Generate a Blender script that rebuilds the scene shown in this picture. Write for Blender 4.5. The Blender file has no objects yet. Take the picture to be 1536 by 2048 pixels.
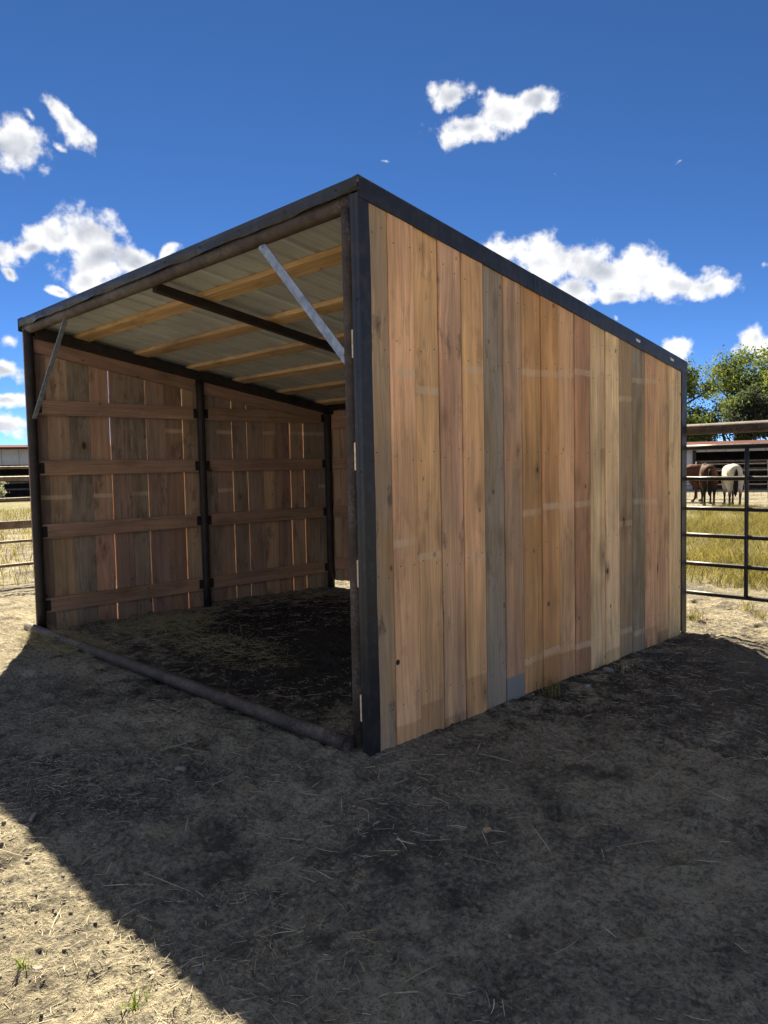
import bpy, math, random
import numpy as np
from mathutils import Vector, Matrix

random.seed(7)
RNG = np.random.default_rng(7)
scene = bpy.context.scene
C = scene.collection

# ------------------------------------------------------------------ camera
cam_d = bpy.data.cameras.new('camera')
cam = bpy.data.objects.new('camera', cam_d)
C.objects.link(cam)
right = Vector((0.70150, 0.71236, -0.02113))
up = Vector((-0.02738, 0.05657, 0.99802))
fwd = Vector((-0.71214, 0.69954, -0.05919))
cam.matrix_world = Matrix(((right.x, up.x, -fwd.x, 7.3426),
                           (right.y, up.y, -fwd.y, -2.5946),
                           (right.z, up.z, -fwd.z, 1.4709), (0, 0, 0, 1)))
cam_d.sensor_fit = 'VERTICAL'
cam_d.sensor_height = 24.0
cam_d.lens = 1520.5 / 2048 * 24.0
cam_d.clip_start = 0.05
cam_d.clip_end = 3000
scene.camera = cam

# ------------------------------------------------------------------ light and exposure
SUN_TO = Vector((-2.72, 1.51, 2.886)).normalized()      # from the place towards the sun
SUN_EL = math.asin(SUN_TO.z)
SUN_AZ = math.atan2(SUN_TO.x, SUN_TO.y)
SKY_STRENGTH = 0.05
scene.view_settings.view_transform = 'Standard'
scene.view_settings.look = 'None'
scene.view_settings.gamma = 1.0
scene.view_settings.exposure = 2.05
sun_d = bpy.data.lights.new('sun', 'SUN')
sun_d.energy = 5.0
sun_d.angle = math.radians(0.53)
sun_d.color = (1.0, 0.88, 0.65)
sun = bpy.data.objects.new('sun', sun_d)
C.objects.link(sun)
sun.rotation_euler = SUN_TO.to_track_quat('Z', 'Y').to_euler()
sun.location = (-20, 12, 25)
scene.cycles.max_bounces = 8
scene.cycles.diffuse_bounces = 3
scene.cycles.use_adaptive_sampling = True
scene.cycles.adaptive_threshold = 0.015
scene.cycles.use_denoising = True


class NT:
    """small helper to write node trees"""
    def __init__(self, tree):
        self.t = tree
        tree.nodes.clear()

    def n(self, kind, **kw):
        nd = self.t.nodes.new(kind)
        for k, v in kw.items():
            if k.startswith('i_'):
                k = k[2:]
                nd.inputs[int(k) if k.isdigit() else k.replace('_', ' ')].default_value = v
            else:
                setattr(nd, k, v)
        return nd

    def l(self, a, b):
        self.t.links.new(a, b)

    def put(self, sock, v):
        if isinstance(v, bpy.types.NodeSocket):
            self.t.links.new(v, sock)
        elif v is not None:
            sock.default_value = v

    def m(self, op, a, b=None, c=None, clamp=False):
        nd = self.n('ShaderNodeMath', operation=op, use_clamp=clamp)
        self.put(nd.inputs[0], a)
        self.put(nd.inputs[1], b)
        self.put(nd.inputs[2], c)
        return nd.outputs[0]

    def v(self, op, a, b=None):
        nd = self.n('ShaderNodeVectorMath', operation=op)
        self.put(nd.inputs[0], a)
        if op == 'SCALE':
            self.put(nd.inputs['Scale'], b)
        else:
            self.put(nd.inputs[1], b)
        return nd.outputs['Value'] if op in ('LENGTH', 'DOT_PRODUCT', 'DISTANCE') else nd.outputs[0]

    def ramp(self, x, a, b, lo=0.0, hi=1.0, smooth=True):
        nd = self.n('ShaderNodeMapRange', interpolation_type='SMOOTHSTEP' if smooth else 'LINEAR')
        self.put(nd.inputs[0], x)
        for i, q in ((1, a), (2, b), (3, lo), (4, hi)):
            self.put(nd.inputs[i], q)
        return nd.outputs[0]

    def noise(self, co, scale, detail=4, rough=0.55, dist=0.0):
        nd = self.n('ShaderNodeTexNoise')
        if co is not None:
            self.l(co, nd.inputs['Vector'])
        nd.inputs['Scale'].default_value = scale
        nd.inputs['Detail'].default_value = detail
        nd.inputs['Roughness'].default_value = rough
        nd.inputs['Distortion'].default_value = dist
        return nd.outputs[0]

    def mix(self, f, a, b, mode='MIX'):
        nd = self.n('ShaderNodeMix', data_type='RGBA', blend_type=mode)
        self.put(nd.inputs[0], f)
        self.put(nd.inputs[6], a)
        self.put(nd.inputs[7], b)
        return nd.outputs[2]

    def scale(self, co, s):
        nd = self.n('ShaderNodeMapping', vector_type='POINT')
        self.l(co, nd.inputs[0])
        nd.inputs['Scale'].default_value = s
        return nd.outputs[0]


def rgb(r, g, b):
    return (r, g, b, 1.0)


# ------------------------------------------------------------------ sky with fair-weather clouds
world = bpy.data.worlds.new('World')
scene.world = world
world.use_nodes = True
t = NT(world.node_tree)
sky = t.n('ShaderNodeTexSky', sky_type='NISHITA', sun_disc=False)
sky.sun_elevation = SUN_EL
sky.sun_rotation = SUN_AZ
sky.altitude = 1200
sky.air_density = 0.30
sky.dust_density = 0.0
sky.ozone_density = 3.0
hs = t.n('ShaderNodeHueSaturation')
hs.inputs['Hue'].default_value = 0.501
hs.inputs['Saturation'].default_value = 1.16
t.l(sky.outputs[0], hs.inputs['Color'])
geo = t.n('ShaderNodeNewGeometry')
dirv = t.v('SCALE', geo.outputs['Incoming'], -1.0)
sep = t.n('ShaderNodeSeparateXYZ')
t.l(dirv, sep.inputs[0])
az = t.m('ARCTAN2', sep.outputs[0], sep.outputs[1])
el = t.m('ARCSINE', sep.outputs[2])
cmb = t.n('ShaderNodeCombineXYZ')
t.l(az, cmb.inputs[0])
t.l(el, cmb.inputs[1])
uv = cmb.outputs[0]
# azimuth, elevation, half length, half height, tilt (radians) of each cloud puff
CLOUDS = [(-1.23, 0.3649, 0.0404, 0.0253, -0.119), (-1.2583, 0.3658, 0.0362, 0.0285, 0.146), (-1.1669, 0.3927, 0.0361, 0.0144, -0.725), (-1.2126, 0.3975, 0.0119, 0.0041, -0.788), (-1.1779, 0.3705, 0.0115, 0.0042, -0.218), (-1.1892, 0.271, 0.0414, 0.0232, 0.086), (-1.1527, 0.2795, 0.0425, 0.0312, 0.078), (-1.1455, 0.2524, 0.0542, 0.0354, 0.067), (-1.1051, 0.2549, 0.0337, 0.0236, -0.382), (-1.0572, 0.266, 0.0185, 0.0086, 0.528), (-1.1578, 0.2291, 0.0283, 0.017, 0.063), (-1.2115, 0.2582, 0.0217, 0.0108, 0.088), (-1.2487, 0.2521, 0.0225, 0.019, -0.277), (-1.2419, 0.2312, 0.0125, 0.0075, -0.487), (-1.1863, 0.2132, 0.0139, 0.007, -0.304), (-1.2418, 0.1552, 0.0113, 0.0093, -0.53), (-1.2524, 0.1189, 0.0311, 0.0124, -0.158), (-1.2486, 0.0874, 0.029, 0.0095, 0.019), (-1.2579, 0.0555, 0.0471, 0.0157, 0.004), (-0.696, 0.439, 0.0285, 0.0174, 0.156), (-0.6614, 0.4369, 0.0088, 0.0057, -0.208), (-0.6776, 0.4072, 0.0498, 0.0174, 0.114), (-0.6366, 0.4158, 0.0518, 0.0207, 0.142), (-0.5932, 0.4263, 0.0329, 0.0167, 0.124), (-0.6261, 0.2658, 0.0411, 0.0222, -0.303), (-0.5765, 0.2479, 0.0593, 0.03, -0.316), (-0.5218, 0.232, 0.0577, 0.0304, -0.216), (-0.4715, 0.2247, 0.0502, 0.0325, -0.228), (-0.4285, 0.2091, 0.034, 0.0198, -0.099), (-0.3896, 0.2062, 0.0378, 0.0162, 0.073), (-0.4921, 0.1986, 0.0249, 0.013, -0.081), (-0.5461, 0.2134, 0.0427, 0.0213, -0.073), (-0.5682, 0.3499, 0.0099, 0.0037, -0.394), (-0.4231, 0.3419, 0.0083, 0.0031, 0.375), (-0.7835, 0.3721, 0.0103, 0.0026, -0.022), (-0.4284, 0.1347, 0.0216, 0.0154, -0.073), (-0.4969, 0.1742, 0.0086, 0.0037, -0.579), (-0.3399, 0.1391, 0.0221, 0.019, -0.09), (-0.3149, 0.1301, 0.0308, 0.0206, -0.09), (-0.3301, 0.2217, 0.0115, 0.0068, -0.129)]
# warp the lookup a little so that outlines billow
wn = t.n('ShaderNodeTexNoise')
t.l(uv, wn.inputs['Vector'])
wn.inputs['Scale'].default_value = 26
wn.inputs['Detail'].default_value = 3
wv = t.v('SCALE', t.v('SUBTRACT', wn.outputs[1], (0.5, 0.5, 0.5)), 0.022)
uvw = t.v('ADD', uv, wv)
acc = None
for a0, e0, rx, ry, th in CLOUDS:
    mp = t.n('ShaderNodeMapping', vector_type='TEXTURE')
    t.l(uvw, mp.inputs[0])
    mp.inputs['Location'].default_value = (a0, e0, 0)
    mp.inputs['Rotation'].default_value = (0, 0, th)
    wisp = rx < 0.0122
    mp.inputs['Scale'].default_value = (rx * (1.7 if wisp else 1.1), ry * (2.2 if wisp else 1.12), 1)
    d = t.m('SUBTRACT', 0.34 if wisp else 1.0, t.v('LENGTH', mp.outputs[0]))
    acc = d if acc is None else t.m('SMOOTH_MAX', acc, d, 0.12)
# unseen clouds round the rest of the sky, thickened to fill the shade
gen = t.ramp(t.noise(t.scale(dirv, (1, 1, 2.2)), 2.6, 1, 0.4), 0.46, 0.66, -0.5, 0.8, False)
away_m = t.m('MAXIMUM', t.ramp(t.m('ABSOLUTE', t.m('ADD', az, 0.79)), 0.62, 0.9), t.ramp(el, 0.6, 0.8))
gen = t.m('SUBTRACT', gen, t.m('MULTIPLY', t.m('SUBTRACT', 1.0, away_m), 2.0))
acc = t.m('MAXIMUM', acc, gen)
fb = t.noise(uv, 30, 7, 0.57)
fb2 = t.noise(t.v('ADD', uv, (-0.010, 0.014, 0)), 34, 3, 0.5)
fine = t.m('MULTIPLY', t.m('SUBTRACT', fb, 0.5), 2.3)
dens = t.m('ADD', acc, fine)
alpha = t.ramp(dens, 0.0, 0.6)
alpha = t.m('MULTIPLY', alpha, t.ramp(acc, -0.40, 0.02))
soft = t.m('MULTIPLY', t.m('SUBTRACT', t.noise(uv, 16, 2, 0.5), 0.5), 1.6)
core = t.ramp(t.m('ADD', acc, t.m('ADD', soft, t.m('MULTIPLY', fine, 0.12))), 0.42, 0.95)
rel = t.m('MULTIPLY', t.m('SUBTRACT', fb, fb2), 1.0)
shade = t.m('ADD', t.m('SUBTRACT', 0.97, t.m('MULTIPLY', core, 0.50)), rel, clamp=True)
ccol = t.mix(shade, rgb(0.27, 0.32, 0.43), rgb(1.0, 1.0, 1.0))
bg1 = t.n('ShaderNodeBackground')
t.l(hs.outputs[0], bg1.inputs[0])
bg1.inputs[1].default_value = SKY_STRENGTH
bg2 = t.n('ShaderNodeBackground')
t.l(ccol, bg2.inputs[0])
# clouds opposite the sun show lit faces, brightened to add fill light
front = t.m('SUBTRACT', 1.0, t.v('DOT_PRODUCT', dirv, tuple(SUN_TO)))
t.l(t.m('MULTIPLY', t.m('ADD', 1.0, t.m('MULTIPLY', front, 0.38)), 0.25), bg2.inputs[1])
mx = t.n('ShaderNodeMixShader')
t.l(alpha, mx.inputs[0])
t.l(bg1.outputs[0], mx.inputs[1])
t.l(bg2.outputs[0], mx.inputs[2])
wo = t.n('ShaderNodeOutputWorld')
t.l(mx.outputs[0], wo.inputs[0])
world.cycles.sampling_method = 'MANUAL'
world.cycles.sample_map_resolution = 512


# ------------------------------------------------------------------ mesh helpers
def link(o, parent=None):
    C.objects.link(o)
    if parent is not None:
        o.parent = parent
    return o


def mesh_obj(name, verts, faces, mat, parent=None, smooth=False):
    me = bpy.data.meshes.new(name)
    me.from_pydata([tuple(v) for v in verts], [], faces)
    if smooth:
        me.polygons.foreach_set('use_smooth', [True] * len(me.polygons))
    me.materials.append(mat)
    me.update()
    return link(bpy.data.objects.new(name, me), parent)


def np_mesh(name, V, F, mat, parent=None, smooth=False):
    """V (n,3); F (m,k) with the same k for all faces"""
    V = np.ascontiguousarray(V, dtype=np.float32)
    F = np.ascontiguousarray(F, dtype=np.int32)
    me = bpy.data.meshes.new(name)
    me.vertices.add(len(V))
    me.vertices.foreach_set('co', V.ravel())
    k = F.shape[1]
    me.loops.add(F.size)
    me.loops.foreach_set('vertex_index', F.ravel())
    me.polygons.add(len(F))
    me.polygons.foreach_set('loop_start', np.arange(0, F.size, k, dtype=np.int32))
    me.polygons.foreach_set('loop_total', np.full(len(F), k, dtype=np.int32))
    if smooth:
        me.polygons.foreach_set('use_smooth', np.ones(len(F), dtype=bool))
    me.update(calc_edges=True)
    me.materials.append(mat)
    return link(bpy.data.objects.new(name, me), parent)


def thing(name, label, cat, loc=(0, 0, 0), rz=0.0, group=None):
    o = bpy.data.objects.new(name, None)
    o.empty_display_size = 0.2
    o.location = loc
    o.rotation_euler = (0, 0, rz)
    tag(o, label, cat, group)
    return link(o)


def tag(o, label=None, cat=None, group=None, kind=None):
    if label:
        o['label'] = label
    if cat:
        o['category'] = cat
    if group:
        o['group'] = group
    if kind:
        o['kind'] = kind
    return o


def part_empty(name, parent, label=None):
    o = bpy.data.objects.new(name, None)
    o.empty_display_size = 0.1
    link(o, parent)
    if label:
        o['label'] = label
    return o


def box_vf(x0, x1, y0, y1, z0, z1):
    v = [(x0, y0, z0), (x1, y0, z0), (x1, y1, z0), (x0, y1, z0), (x0, y0, z1), (x1, y0, z1), (x1, y1, z1), (x0, y1, z1)]
    f = [(0, 3, 2, 1), (4, 5, 6, 7), (0, 1, 5, 4), (1, 2, 6, 5), (2, 3, 7, 6), (3, 0, 4, 7)]
    return v, f


def box(name, x0, x1, y0, y1, z0, z1, mat, parent=None):
    v, f = box_vf(x0, x1, y0, y1, z0, z1)
    return mesh_obj(name, v, f, mat, parent)


def joined_boxes(name, boxes, mat, parent=None):
    V, F = [], []
    for b in boxes:
        v, f = box_vf(*b)
        n = len(V)
        V += v
        F += [tuple(i + n for i in q) for q in f]
    return mesh_obj(name, V, F, mat, parent)


def tube_vf(pts, radii, n=14, cap=True, wob=0.0, rnd=None):
    pts = [Vector(p) for p in pts]
    if not hasattr(radii, '__len__'):
        radii = [radii] * len(pts)
    V, F = [], []
    prev = None
    for i, p in enumerate(pts):
        d = (pts[min(i + 1, len(pts) - 1)] - pts[max(i - 1, 0)]).normalized()
        if prev is None:
            a = d.orthogonal().normalized()
        else:
            a = (prev - d * prev.dot(d)).normalized()
        prev = a
        b = d.cross(a)
        for k in range(n):
            th = 2 * math.pi * k / n
            r = radii[i] * (1 + (rnd.uniform(-wob, wob) if rnd else 0))
            V.append(p + (a * math.cos(th) + b * math.sin(th)) * r)
    for i in range(len(pts) - 1):
        for k in range(n):
            k2 = (k + 1) % n
            F.append((i * n + k, i * n + k2, (i + 1) * n + k2, (i + 1) * n + k))
    if cap:
        F.append(tuple(reversed(range(n))))
        F.append(tuple(range((len(pts) - 1) * n, len(pts) * n)))
    return V, F


def tube(name, pts, radii, mat, parent=None, n=14, wob=0.0, rnd=None):
    V, F = tube_vf(pts, radii, n, True, wob, rnd)
    o = mesh_obj(name, V, F, mat, parent, smooth=True)
    me = o.data
    for p in me.polygons:
        if len(p.vertices) > 4:
            p.use_smooth = False
    return o


def plank(name, w, th, length, mat, parent, M, slope_top=0.0, colour=(.3, .2, .12), grey=0.0, stain=0.4,
          bands=(-9, -9, -9), foot=-9.0, rnd=random, warp=0.0, ease=0.0035):
    """sawn board: x across (0..w), y thickness (0..th), z along (0..length); eased edges, small bow"""
    c = min(ease, th * 0.2)
    prof = [(c, 0), (w - c, 0), (w, c), (w, th - c), (w - c, th), (c, th), (0, th - c), (0, c)]
    segs = 5
    V, F = [], []
    ph, ph2 = rnd.uniform(0, 6), rnd.uniform(0, 6)
    for s in range(segs + 1):
        q = s / segs
        bow = warp * math.sin(ph + q * 3.0)
        edge = warp * 0.5 * math.sin(ph2 + q * 4.0)
        for x, y in prof:
            z = q * length
            if s == segs:
                z += slope_top * (x - w / 2)
            V.append((x + edge, y + bow * (0.5 + x / w), z))
    n = 8
    for s in range(segs):
        for k in range(n):
            k2 = (k + 1) % n
            F.append((s * n + k, s * n + k2, (s + 1) * n + k2, (s + 1) * n + k))
    F.append(tuple(reversed(range(n))))
    F.append(tuple(range(segs * n, segs * n + n)))
    o = mesh_obj(name, V, F, mat, parent)
    o.matrix_local = M
    o['wood_rgb'] = [float(q) for q in colour]
    o['grey'] = float(grey)
    o['stain'] = float(stain)
    o['bands'] = [float(q) for q in bands]
    o['foot'] = float(foot)
    o['seed'] = rnd.uniform(0, 50)
    return o


def frame(o, x, y, z):
    """matrix whose columns are the given axes"""
    x, y, z = Vector(x), Vector(y), Vector(z)
    return Matrix(((x.x, y.x, z.x, o[0]), (x.y, y.y, z.y, o[1]), (x.z, y.z, z.z, o[2]), (0, 0, 0, 1)))


# ------------------------------------------------------------------ materials
def new_mat(name):
    m = bpy.data.materials.new(name)
    m.use_nodes = True
    return m, NT(m.node_tree)


def finish(t, col, rough=0.7, metal=0.0, bump=None, bstr=0.3, bdist=0.01, spec=0.5, trans=None, coat=None):
    p = t.n('ShaderNodeBsdfPrincipled')
    t.put(p.inputs['Base Color'], col)
    t.put(p.inputs['Roughness'], rough)
    t.put(p.inputs['Metallic'], metal)
    p.inputs['Specular IOR Level'].default_value = spec
    if coat:
        p.inputs['Coat Weight'].default_value = coat
        p.inputs['Coat Roughness'].default_value = 0.15
    if bump is not None:
        b = t.n('ShaderNodeBump')
        b.inputs['Strength'].default_value = bstr
        b.inputs['Distance'].default_value = bdist
        t.l(bump, b.inputs['Height'])
        t.l(b.outputs[0], p.inputs['Normal'])
    out = t.n('ShaderNodeOutputMaterial')
    sh = p.outputs[0]
    if trans is not None:
        tr = t.n('ShaderNodeBsdfTranslucent')
        t.put(tr.inputs[0], trans)
        ms = t.n('ShaderNodeMixShader')
        ms.inputs[0].default_value = 0.45
        t.l(sh, ms.inputs[1])
        t.l(tr.outputs[0], ms.inputs[2])
        sh = ms.outputs[0]
    t.l(sh, out.inputs[0])


def mat_wood():
    m, t = new_mat('rough_sawn_wood')
    tc = t.n('ShaderNodeTexCoord')
    co0 = tc.outputs['Object']

    def at(name):
        return t.n('ShaderNodeAttribute', attribute_type='OBJECT', attribute_name=name)
    seed = at('seed').outputs['Fac']
    sv = t.n('ShaderNodeCombineXYZ')
    t.l(seed, sv.inputs[0])
    t.l(seed, sv.inputs[1])
    t.l(seed, sv.inputs[2])
    co = t.v('ADD', co0, sv.outputs[0])
    base = at('wood_rgb').outputs['Color']
    grey = at('grey').outputs['Fac']
    stain = at('stain').outputs['Fac']
    warpn = t.noise(t.scale(co, (3, 3, 0.9)), 1.6, 3)
    wv = t.n('ShaderNodeCombineXYZ')
    t.l(t.m('MULTIPLY', warpn, 0.10), wv.inputs[0])
    cw = t.v('ADD', co, wv.outputs[0])
    grain = t.noise(t.scale(cw, (95, 40, 2.2)), 1.0, 5, 0.6)
    grain2 = t.noise(t.scale(cw, (26, 12, 0.55)), 1.0, 4, 0.55)
    blotch = t.noise(t.scale(co, (5, 3, 1.5)), 1.0, 5, 0.6)
    tone = t.noise(t.scale(co, (1.6, 1.0, 0.55)), 1.0, 2, 0.5)
    k = t.m('ADD', t.ramp(grain, 0.28, 0.72, 0.84, 1.26, False),
            t.ramp(grain2, 0.3, 0.7, -0.28, 0.18, False))
    col = t.mix(1.0, base, k, 'MULTIPLY')
    drift = t.noise(t.scale(co, (2.2, 1.0, 0.9)), 1.3, 3, 0.6)
    col = t.mix(1.0, col, t.ramp(drift, 0.3, 0.7, 0.74, 1.2, False), 'MULTIPLY')
    # redder heartwood and yellower sapwood drift
    col = t.mix(t.ramp(tone, 0.38, 0.66), t.mix(1.0, col, rgb(1.05, 1.0, 0.86), 'MULTIPLY'),
                t.mix(1.0, col, rgb(1.03, 0.95, 0.93), 'MULTIPLY'))
    # weathering grey
    gmask = t.m('MULTIPLY', t.ramp(blotch, 0.30, 0.62), grey, clamp=True)
    gcol = t.mix(1.0, rgb(0.40, 0.315, 0.22), t.ramp(grain, 0.25, 0.75, 0.55, 1.3, False), 'MULTIPLY')
    col = t.mix(gmask, col, gcol)
    # dark stain smudges
    sm = t.m('MULTIPLY', t.ramp(t.noise(t.scale(co, (7, 4, 2.6)), 1.0, 5, 0.7), 0.53, 0.66), stain, clamp=True)
    col = t.mix(sm, col, rgb(0.16, 0.115, 0.08))
    # knots
    vo = t.n('ShaderNodeTexVoronoi', feature='F1', voronoi_dimensions='3D')
    t.l(t.scale(cw, (5.2, 0.6, 2.7)), vo.inputs['Vector'])
    vo.inputs['Scale'].default_value = 1.0
    sepk = t.n('ShaderNodeSeparateColor')
    t.l(vo.outputs['Color'], sepk.inputs[0])
    keep = t.m('GREATER_THAN', sepk.outputs[0], 0.5)
    siz = t.ramp(sepk.outputs[1], 0, 1, 0.06, 0.15, False)
    kd = t.m('DIVIDE', vo.outputs['Distance'], siz)
    knot = t.m('MULTIPLY', t.ramp(kd, 1.0, 0.45), keep)
    halo = t.m('MULTIPLY', t.m('MULTIPLY', t.ramp(kd, 3.6, 0.8), keep), 0.45)
    col = t.mix(halo, col, rgb(0.16, 0.09, 0.045))
    col = t.mix(t.m('MULTIPLY', knot, 0.92), col, rgb(0.06, 0.032, 0.018))
    vo2 = t.n('ShaderNodeTexVoronoi', feature='F1', voronoi_dimensions='3D')
    t.l(t.scale(cw, (11, 1.0, 6.5)), vo2.inputs['Vector'])
    vo2.inputs['Scale'].default_value = 1.0
    sk2 = t.n('ShaderNodeSeparateColor')
    t.l(vo2.outputs['Color'], sk2.inputs[0])
    pin = t.m('MULTIPLY', t.ramp(vo2.outputs['Distance'], 0.15, 0.06), t.m('GREATER_THAN', sk2.outputs[0], 0.80))
    col = t.mix(t.m('MULTIPLY', pin, 0.75), col, rgb(0.10, 0.055, 0.03))
    # pale marks where stacking sticks kept the weather off
    z = t.n('ShaderNodeSeparateXYZ')
    t.l(co0, z.inputs[0])
    zz = t.m('ADD', z.outputs[2], t.m('MULTIPLY', t.m('SUBTRACT', blotch, 0.5), 0.03))
    bz = t.n('ShaderNodeSeparateXYZ')
    t.l(at('bands').outputs['Vector'], bz.inputs[0])
    bm = None
    for i in range(3):
        d = t.m('ABSOLUTE', t.m('SUBTRACT', zz, bz.outputs[i]))
        q = t.ramp(d, 0.029, 0.012)
        bm = q if bm is None else t.m('MAXIMUM', bm, q)
    bm = t.m('MULTIPLY', bm, t.ramp(blotch, 0.35, 0.6, 0.08, 0.55, False))
    col = t.mix(bm, col, rgb(0.76, 0.56, 0.35))
    # foot of the board, kept damp in the stack
    footp = at('foot_paint').outputs['Fac']
    fm = t.m('MULTIPLY', t.ramp(t.m('SUBTRACT', at('foot').outputs['Fac'], zz), -0.008, 0.008), t.m('ADD', 0.55, t.m('MULTIPLY', footp, 0.4)))
    col = t.mix(fm, col, t.mix(footp, t.mix(1.0, col, rgb(0.62, 0.56, 0.50), 'MULTIPLY'), rgb(0.25, 0.243, 0.215)))
    finish(t, col, t.ramp(grain, 0.2, 0.8, 0.72, 0.9, False), 0, t.m('ADD', grain, t.m('MULTIPLY', knot, -0.4)), 0.35, 0.004, 0.25)
    return m


def mat_pipe(name, base, dark, light, light_amt, rough=0.62, metal=0.25):
    m, t = new_mat(name)
    co = t.n('ShaderNodeTexCoord').outputs['Object']
    n1 = t.noise(co, 9, 6, 0.65)
    n2 = t.noise(co, 55, 5, 0.7)
    n3 = t.noise(co, 3.1, 4, 0.6)
    col = t.mix(t.ramp(n1, 0.35, 0.65), base, dark)
    col = t.mix(t.m('MULTIPLY', t.ramp(t.m('ADD', t.m('MULTIPLY', n2, 0.6), t.m('MULTIPLY', n3, 0.5)), 0.54, 0.68), light_amt), col, light)
    finish(t, col, t.ramp(n2, 0.3, 0.7, rough - 0.1, rough + 0.2, False), metal, n2, 0.25, 0.003, 0.4)
    return m


def mat_trim():
    m, t = new_mat('charcoal_painted_sheet')
    co = t.n('ShaderNodeTexCoord').outputs['Object']
    n = t.noise(co, 14, 5, 0.6)
    d = t.noise(t.scale(co, (3, 3, 1.2)), 2.2, 3)
    col = t.mix(t.ramp(n, 0.45, 0.75), rgb(0.020, 0.020, 0.022), rgb(0.040, 0.039, 0.038))
    finish(t, col, t.ramp(n, 0.3, 0.7, 0.30, 0.5, False), 0.0, d, 0.35, 0.02, 0.32)
    return m


def mat_simple(name, c1, c2, scale=8, rough=0.8, metal=0.0, bstr=0.2, spec=0.4, island=0.0, bd=0.01):
    m, t = new_mat(name)
    co = t.n('ShaderNodeTexCoord').outputs['Object']
    n = t.noise(co, scale, 6, 0.62)
    col = t.mix(t.ramp(n, 0.3, 0.7), rgb(*c1), rgb(*c2))
    if island:
        r = t.n('ShaderNodeNewGeometry').outputs['Random Per Island']
        col = t.mix(1.0, col, t.ramp(r, 0, 1, 1 - island, 1 + island, False), 'MULTIPLY')
    finish(t, col, rough, metal, n, bstr, bd, spec)
    return m


def mat_leaf(name, c1, c2, tr, scale=0.6):
    m, t = new_mat(name)
    co = t.n('ShaderNodeTexCoord').outputs['Object']
    n = t.noise(co, scale, 3, 0.6)
    r = t.n('ShaderNodeNewGeometry').outputs['Random Per Island']
    f = t.m('ADD', t.m('MULTIPLY', n, 0.9), t.m('MULTIPLY', t.m('SUBTRACT', r, 0.5), 0.7))
    col = t.mix(t.ramp(f, 0.25, 0.75), rgb(*c1), rgb(*c2))
    finish(t, col, 0.7, 0, None, spec=0.12, trans=t.mix(1.0, col, rgb(*tr), 'MULTIPLY'))
    return m


def mat_straw(name, a, b, c):
    m, t = new_mat(name)
    r = t.n('ShaderNodeNewGeometry').outputs['Random Per Island']
    col = t.mix(t.ramp(r, 0.0, 0.7), rgb(*a), rgb(*b))
    col = t.mix(t.ramp(r, 0.8, 0.97), col, rgb(*c))
    finish(t, col, 0.6, 0, None, spec=0.4)
    return m


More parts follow.
